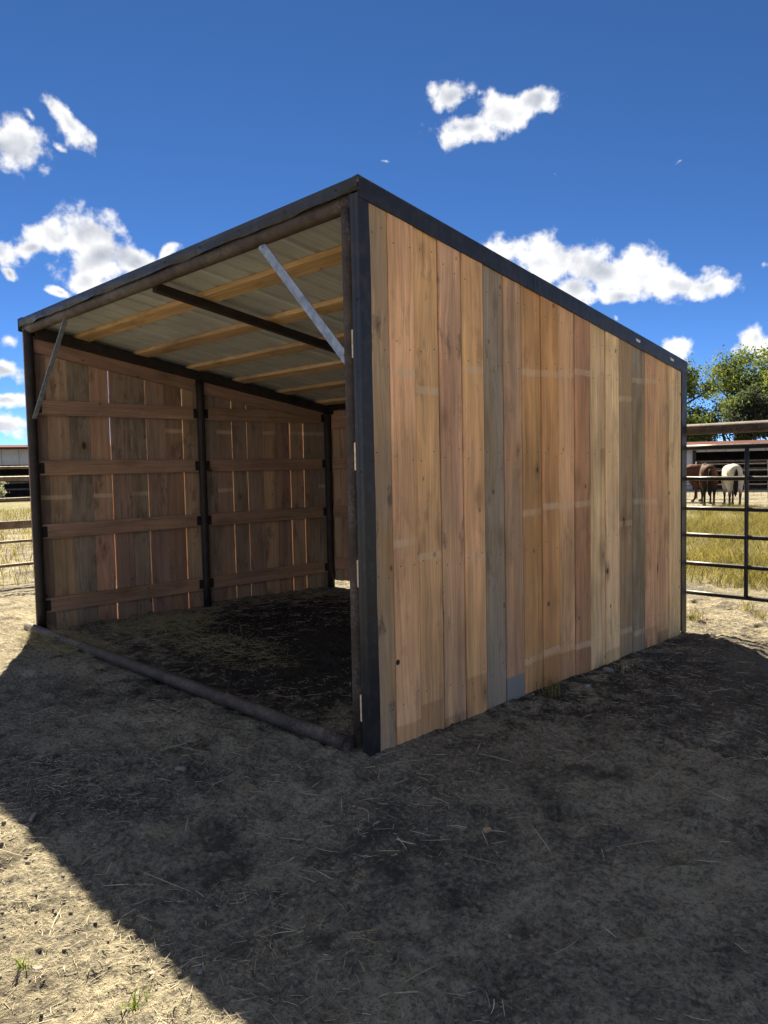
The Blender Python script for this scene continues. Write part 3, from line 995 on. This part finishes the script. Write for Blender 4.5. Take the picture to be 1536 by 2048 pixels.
# ------------------------------------------------------------------ fences near the shed
# black tube panel and the thick rusty rail to the right of the shed
FY = 3.76
panel = thing('tube_fence_panel', 'black tubular livestock panel beside the right back corner of the shed', 'fence', (4.62, FY, 0))


def local(o, pts):
    return [tuple(Vector(p) - o.location) for p in pts]


for z in (1.578, 1.318, 1.068, 0.842, 0.600, 0.350):
    a, b = local(panel, [(4.44, FY, z), (8.0, FY, z)])
    pipe('rail', a, b, 0.023 if z > 1.5 else 0.0185, BLACK, panel, 12, 10)
for xx in (5.034, 6.4, 7.7):
    a, b = local(panel, [(xx, FY - 0.002, 0.35), (xx, FY - 0.002, 1.578)])
    pipe('upright', a, b, 0.0165, BLACK, panel, 12, 6)
a, b = local(panel, [(4.43, FY, 0.0), (4.43, FY, 1.60)])
pipe('end_post', a, b, 0.021, BLACK, panel, 12, 6)
big = thing('pipe_fence', 'thick weathered rusty pipe rail above the black livestock panel', 'fence', (4.5, FY + 0.14, 0))
a, b = local(big, [(3.2, FY + 0.14, 1.735), (9.0, FY + 0.14, 1.735)])
pipe('rail', a, b, 0.047, RUST, big, 18, 16)
for xx in (3.4, 8.6):
    a, b = local(big, [(xx, FY + 0.14, -0.03), (xx, FY + 0.14, 1.70)])
    pipe('post', a, b, 0.05, RUSTPALE, big, 16, 8)

# fence left of the shed
lf = thing('pipe_rail_fence', 'rusty pipe and flat rail fence behind the left post of the shed', 'fence', (-3.8, 0, 0))
for z, r in ((1.570, .02), (1.416, .036), (1.134, .02), (0.542, .02), (0.215, .022)):
    a, b = local(lf, [(-3.8, -2.2, z), (-3.8, 9, z)])
    pipe('rail', a, b, r, RUSTPALE, lf, 12, 12)
v, f = box_vf(-0.02, 0.02, -2.2, 9, 0.721, 0.829)
mesh_obj('flat_rail', v, f, RUSTPALE, lf)
for yy in (-2.1, 2.6, 5.6, 8.9):
    pipe('post', (0, yy, -0.03), (0, yy, 1.6), 0.045, RUSTPALE, lf, 14, 6)

# ------------------------------------------------------------------ far buildings
BWALL = mat_simple('pale_barn_metal', (0.52, 0.53, 0.53), (0.42, 0.43, 0.44), 1.2, 0.6)
BROOF = mat_simple('dull_red_roof_metal', (0.11, 0.042, 0.038), (0.075, 0.034, 0.03), 1.5, 0.95, 0, .1, .05)
BDARK = mat_simple('dark_barn_boards', (0.055, 0.045, 0.04), (0.03, 0.026, 0.024), 3, 0.9)


def barn(name, label, origin, dx, length, depth, eave, ridge, wall_to, post_step, closed=None):
    """long low open-sided barn; front runs along dx from origin; wall_to: bottom of the pale upper wall"""
    rz = math.atan2(dx[1], dx[0])
    o = thing(name, label, 'barn', (origin[0], origin[1], 0), rz)
    # roof slab with eave
    V = [(-.5, -.7, eave), (length + .5, -.7, eave), (length + .5, depth / 2, ridge), (-.5, depth / 2, ridge), (length + .5, depth + .6, eave), (-.5, depth + .6, eave)]
    V += [(a_, b_, c_ + 0.13) for a_, b_, c_ in V]
    F = [(0, 3, 2, 1), (3, 5, 4, 2), (6, 7, 8, 9), (9, 8, 10, 11), (0, 1, 7, 6), (4, 5, 11, 10), (1, 2, 8, 7), (2, 4, 10, 8), (0, 6, 9, 3), (3, 9, 11, 5)]
    mesh_obj('roof', V, F, BROOF, o)
    n = int(length / 0.9)
    joined_boxes('upper_wall', [(i * length / n + .01, (i + 1) * length / n - .01, 0, 0.05 + 0.012 * (i % 2), wall_to, eave + 0.08) for i in range(n)], BWALL, o)
    box('back_wall', 0, length, depth - 0.1, depth, -0.1, eave + .1, BDARK, o)
    box('side_wall', 0, 0.1, 0.1, depth - 0.15, -0.1, eave + .1, BWALL, o)
    box('side_wall', length - .1, length, 0.1, depth - 0.15, -0.1, eave + .1, BWALL, o)
    x = 0.0
    while x <= length:
        box('post', x - 0.08, x + 0.08, -0.1, -0.005, -0.1, eave + .02, BDARK, o)
        x += post_step
    if closed:
        for a_, b_ in closed:
            box('wall_panel', a_, b_, -0.004, 0.046, -0.1, wall_to - .004, BWALL, o)
    for zz in (0.55, 0.95, 1.35):
        box('stall_rail', 0.2, length - .2, 0.30, 0.36, zz, zz + 0.1, RUSTPALE, o)
    return o


def unit(a, b):
    d = Vector((b[0] - a[0], b[1] - a[1]))
    return d.normalized()


# right barn: seen past the back corner of the shed
d = unit((-9.62, 35.83), (-6.12, 37.19))
o0 = Vector((-9.62, 35.83)) - d * 18
barn('open_barn', 'long low open barn with dull red roof behind the horses', (o0.x, o0.y), d, 46, 9, 2.10, 2.38, 1.88, 4.6, [(14.0, 18.45)])
# left barn
d = unit((-40.24, 12.75), (-39.8, 14.06))
o0 = Vector((-40.24, 12.75)) - d * 22
barn('open_barn', 'low barn with red roof edge far left beyond the rail fence', (o0.x, o0.y), d, 34, 9, 2.95, 3.25, 2.05, 3.4)

# pen fence behind the horses
pen = thing('pen_fence', 'thin pipe and wire pen fence just behind the horses', 'fence', (-7.5, 25.8, 0), math.atan2(1.36, 3.5))
for z in (1.30, 1.05, 0.80, 0.52, 0.25):
    pipe('rail', (0, 0, z), (15, 0, z), 0.022, RUSTPALE, pen, 8, 6)
for q in range(7):
    pipe('post', (q * 2.5, 0.03, -.05), (q * 2.5, 0.03, 1.42), 0.035, RUSTPALE, pen, 8, 3)
Vw, Fw = [], []
for q in range(60):
    v, f = tube_vf([(q * 0.25, -0.03, 0.1), (q * 0.25, -0.03, 1.05)], 0.006, 4)
    n = len(Vw)
    Vw += v
    Fw += [tuple(i + n for i in ff) for ff in f]
tag(mesh_obj('wire_mesh', Vw, Fw, RUSTDK, pen), kind='stuff')

# ------------------------------------------------------------------ horses
def horse_mat(name, body, dark, zlo, zhi):
    m, t = new_mat(name)
    co = t.n('ShaderNodeTexCoord').outputs['Object']
    s = t.n('ShaderNodeSeparateXYZ')
    t.l(co, s.inputs[0])
    n = t.noise(co, 5, 4, .6)
    col = t.mix(t.ramp(n, .3, .7), rgb(*[q * 0.85 for q in body]), rgb(*body))
    col = t.mix(t.ramp(t.m('ADD', s.outputs[2], t.m('MULTIPLY', n, .12)), zlo, zhi), rgb(*dark), col)
    finish(t, col, 0.75, 0, n, .05, .01, .12)
    return m


def horse(name, label, loc, heading, body_mat, hair_mat, head_pose, step):
    h = thing(name, label, 'horse', loc, heading, 'horses in the far pen')
    h.scale = (0.91, 0.91, 0.91)
    V, F = [], []

    def add(pts, rad):
        v, f = tube_vf(pts, rad, 12)
        n = len(V)
        V.extend(v)
        F.extend([tuple(i + n for i in q) for q in f])

    def loft(sec):
        n = len(V)
        k = 16
        for x, z, ry, rz in sec:
            for i in range(k):
                th = 2 * math.pi * i / k
                V.append((x, ry * math.cos(th), z + rz * math.sin(th)))
        for s in range(len(sec) - 1):
            for i in range(k):
                j = (i + 1) % k
                F.append((n + s * k + i, n + s * k + j, n + (s + 1) * k + j, n + (s + 1) * k + i))
        F.append(tuple(reversed(range(n, n + k))))
        F.append(tuple(range(n + (len(sec) - 1) * k, n + len(sec) * k)))
    loft([(-.86, 1.16, .08, .12), (-.80, 1.17, .19, .24), (-.66, 1.18, .265, .30), (-.42, 1.17, .285, .32), (-.1, 1.10, .28, .31), (.22, 1.09, .27, .33),
          (.46, 1.12, .23, .34), (.62, 1.16, .16, .27), (.70, 1.18, .08, .16)])
    nk = head_pose
    add([(.40, 0, 1.22), nk[0], nk[1]], [.24, .17, .12])
    add([nk[1], Vector(nk[1]).lerp(Vector(nk[2]), .35), Vector(nk[1]).lerp(Vector(nk[2]), .8), nk[2]], [.125, .12, .075, .055])
    p = Vector(nk[1])
    for s in (-1, 1):
        add([p + Vector((-.02, s * .06, .06)), p + Vector((-.01, s * .085, .15)), p + Vector((.0, s * .09, .2))], [.035, .032, .008])
        q = step * s
        add([(-.56, s * .13, 1.08), (-.50 + q * .3, s * .16, .86), (-.62 + q * .6, s * .155, .66), (-.74 + q, s * .15, .52), (-.70 + q, s * .15, .30), (-.69 + q, s * .15, .14), (-.64 + q, s * .15, .06)],
            [.20, .165, .10, .062, .042, .045, .05])
        q = -step * s * .7
        add([(.42, s * .13, 1.0), (.42 + q * .5, s * .15, .76), (.44 + q, s * .15, .50), (.43 + q, s * .15, .28), (.43 + q, s * .15, .14), (.48 + q, s * .15, .06)], [.14, .095, .056, .038, .043, .048])
    o = mesh_obj('body', V, F, body_mat, h)
    r = o.modifiers.new('skin', 'REMESH')
    r.mode = 'VOXEL'
    r.voxel_size = 0.028
    r.use_smooth_shade = True
    sm = o.modifiers.new('soften', 'SMOOTH')
    sm.iterations = 4
    # tail
    v, f = tube_vf([(-.86, 0, 1.30), (-.93, 0, 1.20), (-.95, .01, .95), (-.94, .02, .70), (-.93, .02, .46), (-.92, .02, .36)], [.035, .055, .075, .08, .05, .012], 10)
    mesh_obj('tail', v, f, hair_mat, h, smooth=True)
    a, b = Vector((.34, 0, 1.40)), Vector(nk[0])
    up_ = Vector((0, 0, 1))
    v, f = tube_vf([a, Vector(nk[0]) + up_ * .15, Vector(nk[1]) + up_ * .10], [.03, .06, .03], 8)
    mesh_obj('mane', v, f, hair_mat, h, smooth=True)
    for q in [(-.62 + step, .15), (-.62 - step, -.15), (.50 - step * .7, .15), (.50 + step * .7, -.15)]:
        v, f = tube_vf([(q[0] + .02, q[1], 0.0), (q[0], q[1], .085)], [.068, .05], 10)
        mesh_obj('hoof', v, f, HOOF, h)
    return h


HOOF = mat_simple('hoof', (0.03, 0.025, 0.022), (0.05, 0.04, 0.035), 20, .6)
HAIRB = mat_simple('black_horse_hair', (0.010, 0.008, 0.007), (0.018, 0.014, 0.012), 30, .95, 0, .1, .1)
BAY_M = horse_mat('bay_coat', (0.058, 0.024, 0.014), (0.014, 0.014, 0.011), .55, .85)
BUCK_M = horse_mat('buckskin_coat', (0.58, 0.50, 0.37), (0.04, 0.03, 0.024), .45, .72)
SORREL_M = horse_mat('brown_coat', (0.095, 0.038, 0.022), (0.035, 0.025, 0.018), .3, .6)
away = math.atan2(25.6, -10.2)
low = [(.82, 0, 1.12), (1.12, 0, .95), (1.42, 0, .60)]
level = [(.80, 0.02, 1.28), (1.16, 0.0, 1.40), (1.48, -0.02, 1.08)]
horse('horse', 'bay horse with black tail seen from behind, left of the cream horse', (-3.12, 22.75, hz(-3.12, 22.75)), away + 0.10, BAY_M, HAIRB, level, 0.08)
horse('horse', 'cream buckskin horse with black tail and legs seen from behind', (-2.28, 22.55, hz(-2.28, 22.55)), away + 0.16, BUCK_M, HAIRB, low, 0.10)
horse('horse', 'brown horse standing side-on at the edge of the shed, mostly hidden', (-4.75, 24.3, hz(-4.75, 24.3)), away + 1.5, SORREL_M, HAIRB, low, 0.12)

# ------------------------------------------------------------------ trees
def tree(name, label, base, h_, spread, leaf_mat, n_leaf, leaf, seed, trunk_r=0.35, levels=4, droop=0.0, group='trees behind the barn'):
    r = random.Random(seed)
    rg = np.random.default_rng(seed)
    o = thing(name, label, 'tree', base, 0, group)
    V, F = [], []
    tips = []

    def limb(p, d, ln, rad, lv):
        pts = [p]
        q = p.copy()
        dd = d.copy()
        k = 4
        for i in range(k):
            dd = (dd + Vector((r.uniform(-.22, .22), r.uniform(-.22, .22), r.uniform(-.10, .16) - droop * (levels - lv) * .06))).normalized()
            q = q + dd * ln / k
            pts.append(q.copy())
        rr = [rad * (1 - 0.5 * i / k) for i in range(k + 1)]
        v, f = tube_vf(pts, rr, 7 if lv >= 2 else 5, True)
        n = len(V)
        V.extend(v)
        F.extend([tuple(i + n for i in ff) for ff in f])
        if lv <= 1:
            tips.extend([(pts[2], ln), (pts[3], ln), (pts[4], ln)])
        if lv == 0:
            return
        nb_ = r.randint(3, 4)
        for i in range(nb_):
            a = pts[r.choice((2, 3, 4))] if i else pts[4]
            th = r.uniform(0, 6.28)
            side = Vector((math.cos(th) * spread, math.sin(th) * spread, r.uniform(0.0, .8)))
            limb(a, (dd * (0.75 if i else 1.3) + side).normalized(), ln * r.uniform(.58, .8), rad * .52, lv - 1)
    limb(Vector((0, 0, -.1)), Vector((r.uniform(-.1, .1), r.uniform(-.1, .1), 1)), h_ * 0.33, trunk_r, levels)
    zmax = max(p.z for p, _ in tips)
    k = h_ / zmax
    V = [Vector((v.x * k, v.y * k, v.z * k)) for v in V]
    mesh_obj('trunk', V, F, BARK, o, smooth=True)
    T = np.array([tuple(p * k) for p, _ in tips])
    wgt = rg.random(len(T)) ** 2.5
    ci = rg.choice(len(T), n_leaf, p=wgt / wgt.sum())
    P = T[ci] + rg.normal(0, 1, (n_leaf, 3)) * np.array([.38, .38, .28]) * (h_ / 10)
    P[:, 2] -= droop * rg.random(n_leaf) * 1.2
    A = rg.normal(0, 1, (n_leaf, 3))
    A /= np.linalg.norm(A, axis=1)[:, None]
    B = np.cross(A, rg.normal(0, 1, (n_leaf, 3)))
    B /= np.linalg.norm(B, axis=1)[:, None]
    s = leaf * rg.uniform(.6, 1.3, n_leaf)[:, None]
    LV = np.stack([P - A * s * .55, P + B * s * .36, P + A * s * .55, P - B * s * .36], 1).reshape(-1, 3)
    np_mesh('crown', LV, np.arange(n_leaf * 4).reshape(-1, 4), leaf_mat, o)
    return o


tree('cottonwood_tree', 'tall leafy green tree behind the barn nearest the shed corner', (-16.4, 52.5, 0), 8.9, 0.95, LEAF, 15000, 0.17, 3)
tree('cottonwood_tree', 'tallest open-crowned tree behind the barn above the cream horse', (-13.6, 53.6, 0), 9.6, 0.9, LEAF, 12000, 0.17, 14)
tree('cottonwood_tree', 'leafy green tree behind the barn at the right edge of the photo', (-10.2, 55.0, 0), 8.6, 0.95, LEAF, 11000, 0.17, 25)
tree('willow_tree', 'low rounded grey-green tree at the right edge behind the barn roof', (-11.0, 50.2, 0), 6.2, 0.9, LEAF2, 14000, 0.15, 31, .25, 4, 0.4)
for i, (bx, by, hh) in enumerate(((-17.6, 50.8, 6.2), (-15.2, 49.6, 5.3), (-13.9, 50.4, 5.9))):
    lab = ['dark rounded shrub tree behind the barn roof, nearest the shed', 'dark low shrub tree behind the barn roof under the tall trees',
           'dark shrub tree behind the barn roof above the cream horse'][i]
    tree('shrub_tree', lab, (bx, by, 0), hh, 1.0, LEAF, 6500, 0.15, 50 + i, .2, 4, group='shrubs behind the barn')
# grey brush by the far left fence
for i, (px, py, hh, lab) in enumerate(((-15.5, 4.5, 1.25, 'pale bush far beyond the left rail fence at the photo edge'),)):
    tree('brush', lab, (px, py, 0), hh, 1.1, LEAFB, 2400, 0.06, 70 + i, .05, 3, group='brush beyond the left fence')

# ------------------------------------------------------------------ grass, straw, clods
def ribbons(name, P, ang, ln, wid, rise, bend, mat, parent=None, up_bias=None):
    """thin bent stems lying on the ground: 3 segments with a triangular section"""
    n = len(P)
    dirs = np.stack([np.cos(ang), np.sin(ang), np.zeros(n)], 1)
    side = np.stack([-np.sin(ang), np.cos(ang), np.zeros(n)], 1)
    Z = np.array([0, 0, 1.0])
    rings = []
    for k, q in enumerate((-0.5, -0.17, 0.17, 0.5)):
        c = P + dirs * (ln * q)[:, None] + side * (bend * (q * q * 4 - 1))[:, None] + Z * (rise * (q + .5))[:, None]
        w = wid * (0.9 if k in (1, 2) else 0.6)
        rings.append(np.stack([c + side * w[:, None], c - side * w[:, None], c + Z * (w * 1.3)[:, None]], 1))
    V = np.stack(rings, 1).reshape(-1, 3)      # n,4,3
    base = (np.arange(n) * 12)[:, None]
    fs = []
    for s in range(3):
        for k in range(3):
            k2 = (k + 1) % 3
            fs.append([s * 3 + k, s * 3 + k2, (s + 1) * 3 + k2, (s + 1) * 3 + k])
    F = (base[:, :, None] + np.array(fs)[None]).reshape(-1, 4)
    return np_mesh(name, V, F, mat, parent)


def height_fast(x, y):
    global PRINTS
    x, y = np.asarray(x, float), np.asarray(y, float)
    out = np.zeros(len(x))
    allp = PRINTS
    for ch in np.array_split(np.argsort(x, kind='stable'), 40):
        if len(ch) == 0:
            continue
        PRINTS = [p for p in allp if x[ch].min() - .2 < p[0] < x[ch].max() + .2]
        out[ch] = height(x[ch], y[ch])
    PRINTS = allp
    return out


def scatter_straw(name, n, xr, yr, lmin, lmax, wid, mat, label, clump=0.0, seed=1, thr=-0.5):
    rg = np.random.default_rng(seed)
    x = rg.uniform(*xr, n * 3)
    y = rg.uniform(*yr, n * 3)
    keep = (vn(x, y, 1.1, seed) + 0.7 * vn(x, y, 3.1, seed + 1) > thr + rg.normal(0, .12, n * 3))
    x, y = x[keep][:n], y[keep][:n]
    n = len(x)
    z = height_fast(x, y) + 0.001
    ln = lmin + (lmax - lmin) * rg.random(n) ** 2.2
    wd = wid * rg.uniform(.6, 1.2, n)
    o = ribbons(name, np.stack([x, y, z], 1), rg.uniform(0, 6.283, n), ln, wd, ln * rg.normal(0.03, .08, n), ln * rg.normal(0, .035, n), mat)
    tag(o, label, 'straw', kind='stuff')
    return o


scatter_straw('straw', 3600, (3.2, 8.2), (-2.4, 2.6), 0.012, 0.13, 0.0013, STRAW, 'loose straw stems scattered over the near soil', seed=2, thr=0.02)
scatter_straw('straw', 5200, (3.2, 6.2), (-2.5, -1.0), 0.008, 0.07, 0.0011, STRAW, 'chaff and straw over the sunlit soil at bottom left', seed=3, thr=-.25)
scatter_straw('straw', 260, (3.2, 8.2), (-2.4, 2.6), 0.08, 0.26, 0.0019, STRAW, 'long coarse straw stalks on the near soil', seed=9, thr=-.4)
scatter_straw('straw', 3000, (-1.0, 4.4), (-1.6, 3.4), 0.03, 0.16, 0.0013, STRAW, 'straw strewn over the shed floor and before it', seed=4, thr=0.05)
scatter_straw('straw', 2500, (4.4, 8.5), (1.5, 7.0), 0.03, 0.14, 0.0014, STRAW, 'straw on the soil beside the fence panel', seed=6, thr=0.0)


def hay_pile(label, cx, cy, rx, ry, n, top, seed):
    rg = np.random.default_rng(seed)
    a = rg.uniform(0, 6.283, n)
    q = np.sqrt(rg.random(n)) * (0.75 + 0.5 * rg.random(n))
    x = cx + rx * q * np.cos(a)
    y = cy + ry * q * np.sin(a)
    z = height_fast(x, y) + np.clip(1.1 - q, 0, None) * top * rg.random(n)
    ln = rg.uniform(.05, .19, n)
    o = ribbons('hay', np.stack([x, y, z], 1), rg.uniform(0, 6.283, n), ln, rg.uniform(.0008, .0016, n), ln * rg.normal(.05, .28, n), ln * rg.normal(0, .22, n), HAY)
    tag(o, label, 'hay', kind='stuff')


hay_pile('wispy hay heap against the left post and skid end', 0.72, -0.06, .75, .24, 1500, .10, 11)
hay_pile('loose hay along the foot of the left plank wall', 0.75, .95, .55, .50, 1200, .07, 12)
hay_pile('loose hay spread on the middle of the shed floor', 2.0, .75, .85, .38, 900, .05, 13)
hay_pile('small wisp of dry straw on the near shaded soil', 5.70, -1.05, .12, .05, 22, .015, 14)

# clods and crumbs
rg = np.random.default_rng(33)
n = 5200
x = np.concatenate([rg.uniform(3.4, 8.0, n - 1100), rg.uniform(-.5, 4.5, 700), rg.uniform(4.58, 5.2, 400)])
y = np.concatenate([rg.uniform(-2.3, 2.8, n - 1100), rg.uniform(-1.4, 3.5, 700), rg.uniform(0.1, 3.9, 400)])
z = height_fast(x, y)
sz = 0.0025 + 0.0075 * rg.random(n) ** 2.5
ico = np.array([(0, 0, 1), (.894, 0, .447), (.276, .851, .447), (-.724, .526, .447), (-.724, -.526, .447), (.276, -.851, .447),
                (.724, .526, -.447), (-.276, .851, -.447), (-.894, 0, -.447), (-.276, -.851, -.447), (.724, -.526, -.447), (0, 0, -1)])
icf = np.array([(0, 1, 2), (0, 2, 3), (0, 3, 4), (0, 4, 5), (0, 5, 1), (1, 6, 2), (2, 7, 3), (3, 8, 4), (4, 9, 5), (5, 10, 1),
                (6, 7, 2), (7, 8, 3), (8, 9, 4), (9, 10, 5), (10, 6, 1), (11, 7, 6), (11, 8, 7), (11, 9, 8), (11, 10, 9), (11, 6, 10)])
V = ico[None] * (1 + rg.normal(0, .22, (n, 12, 1))) * sz[:, None, None] * np.stack([rg.uniform(.8, 1.5, n), rg.uniform(.8, 1.3, n), rg.uniform(.5, .9, n)], 1)[:, None, :]
V = V + np.stack([x, y, z + sz * .25], 1)[:, None, :]
F = (np.arange(n) * 12)[:, None, None] + icf[None]
tag(np_mesh('soil_clods', V.reshape(-1, 3), F.reshape(-1, 3), CLOD), 'dry crumbs and clods of soil', 'soil', kind='stuff')


def blades(name, P, hgt, wid, lean, mat, label, cat, rgn, seg=2):
    n = len(P)
    a = rgn.uniform(0, 6.283, n)
    s = np.stack([np.cos(a), np.sin(a), np.zeros(n)], 1) * wid[:, None]
    b = rgn.uniform(0, 6.283, n)
    ld = np.stack([np.cos(b), np.sin(b), np.zeros(n)], 1) * (lean * hgt)[:, None]
    Zu = np.array([0, 0, 1.0])
    p0, p1 = P - s, P + s
    m_ = P + ld * .35 + Zu * (hgt * .6)[:, None]
    tp = P + ld + Zu * hgt[:, None]
    V = np.stack([p0, p1, m_ + s * .7, m_ - s * .7, tp], 1).reshape(-1, 3)
    base = (np.arange(n) * 5)[:, None, None]
    F = (base + np.array([(0, 1, 2), (0, 2, 3), (3, 2, 4)])[None]).reshape(-1, 3)
    o = np_mesh(name, V, F, mat)
    if label:
        tag(o, label, cat, kind='stuff')
    return o


rg = np.random.default_rng(44)
n = 90000
ty = rg.random(n) ** 1.15
yy = 6.4 + 13.8 * ty
cx = 4.4 - 6.2 * (yy - 5.0) / 15.5
xx = cx + rg.uniform(-1.6, 3.4, n) * (0.75 + 0.5 * ty)
dn = vn(xx, yy, .7, 3) + .6 * vn(xx, yy, 2.1, 4) + .3
keep = rg.random(n) < np.clip(1.6 * dn + 0.1, 0.02, 1) * np.clip((yy - 6.0) / 1.6, .05, 1)
xx, yy = xx[keep], yy[keep]
n = len(xx)
blades('pasture_grass', np.stack([xx, yy, height_fast(xx, yy) - .01], 1), rg.uniform(.05, .26, n) * (0.6 + .9 * np.clip(vn(xx, yy, 1.3, 6) + .5, 0, 1)), rg.uniform(.002, .0055, n), rg.uniform(.2, 1.5, n), GRASS,
       'yellow-green grass on the pasture beyond the fence panel', 'grass', rg)
n = 9000
xx = rg.uniform(-26, -3.4, n)
yy = 1.2 + (-xx) * .28 + rg.uniform(-3.0, 3.0, n)
blades('pasture_grass', np.stack([xx, yy, height_fast(xx, yy) - .01], 1), rg.uniform(.05, .22, n), rg.uniform(.004, .009, n), rg.uniform(.1, .8, n), GRASS,
       'thin dry grass beyond the left rail fence', 'grass', rg)

# small tufts one can point at
for i, (px, py, nn, hh, lab) in enumerate(((5.357, -1.663, 26, .055, 'small green weed on the sunlit soil near the bottom edge'),
                                           (4.985, -1.85, 18, .045, 'tiny green weed on sunlit soil at the left edge'),
                                           (4.70, 1.47, 70, .13, 'dark grass tuft at the foot of the plank wall'),
                                           (4.71, 2.30, 22, .09, 'thin grass tuft by stones at the foot of the plank wall'),
                                           (4.36, 4.35, 60, .16, 'green grass tuft just behind the back corner of the shed'),
                                           (4.80, 4.75, 45, .13, 'green grass tuft behind the lowest rail of the black panel'),
                                           (4.55, 5.1, 50, .14, 'yellow-green grass tuft farther behind the black panel'))):
    rgi = np.random.default_rng(90 + i)
    P = np.stack([rgi.normal(0, hh * .32, nn), rgi.normal(0, hh * .32, nn), np.full(nn, -.006)], 1)
    o = blades('grass_tuft', P, rgi.uniform(.4, 1.1, nn) * hh, rgi.uniform(.0016, .003, nn), rgi.uniform(.1, .9, nn), WEED if i < 2 else HAY if i == 3 else GRASS, None, None, rgi)
    o.location = (px, py, hz(px, py))
    tag(o, lab, 'weed' if i < 2 else 'grass tuft', 'tufts growing round the shed')


def lump(name, label, cat, p, size, mat, seed, group=None, flat=.6, rz=0.0):
    r = np.random.default_rng(seed)
    V = ico * (1 + r.normal(0, .16, (12, 1))) * np.array(size)
    V[:, 2] *= flat
    o = mesh_obj(name, V, [tuple(int(i) for i in q) for q in icf], mat)
    sb = o.modifiers.new('round', 'SUBSURF')
    sb.levels = sb.render_levels = 1
    o.location = (p[0], p[1], hz(p[0], p[1]) + size[2] * flat * .25)
    o.rotation_euler = (0, 0, rz)
    return tag(o, label, cat, group)


ST = [((4.665, 2.22), .055, 'largest grey stone at the foot of the plank wall'), ((4.72, 2.38), .035, 'grey stone right of the largest one by the plank wall'),
      ((4.76, 1.77), .045, 'flat grey stone by the plank wall left of the stone heap'), ((4.70, 1.93), .028, 'small pebble between two stones by the plank wall'),
      ((4.66, 3.53), .03, 'pale stone at the back corner of the shed'), ((5.024, -1.816), .02, 'dark pebble on the sunlit soil at the left edge'),
      ((5.39, -1.482), .015, 'pale pebble on the shadow edge near the bottom'), ((5.62, -1.18), .014, 'round pebble among straw on the near shaded soil'),
      ((6.02, -.98), .014, 'small pale pebble at the bottom middle of the shade')]
for i, (p, s, lab) in enumerate(ST):
    lump('stone', lab, 'stone', p, (s, s * .8, s * .75), STONE, 200 + i, 'stones on the soil', .7, i * .9)
for i, (p, w, l, mat, lab) in enumerate((((4.02, -.766), .012, .028, CHIPGREY, 'pale flat wood chip on shaded soil before the skid pipe'),
                                         ((5.50, -.245), .013, .017, CHIP, 'orange-tan wood chip on shaded soil before the plank wall'),
                                         ((3.98, -1.455), .009, .045, CHIPGREY, 'grey splinter of wood at the shadow edge on the left'))):
    v = [(-l, -w * .7, 0), (l * .9, -w, 0), (l, w * .5, 0), (-l * .8, w, 0)]
    v += [(a_ * .93, b_ * .9, .012) for a_, b_, c_ in v]
    o = mesh_obj('wood_chip', v, [(3, 2, 1, 0), (4, 5, 6, 7), (0, 1, 5, 4), (1, 2, 6, 5), (2, 3, 7, 6), (3, 0, 4, 7)], mat)
    o.location = (p[0], p[1], hz(*p) + .004)
    o.rotation_euler = (.12, .1, .6 + i)
    tag(o, lab, 'wood chip', 'wood chips on the soil')
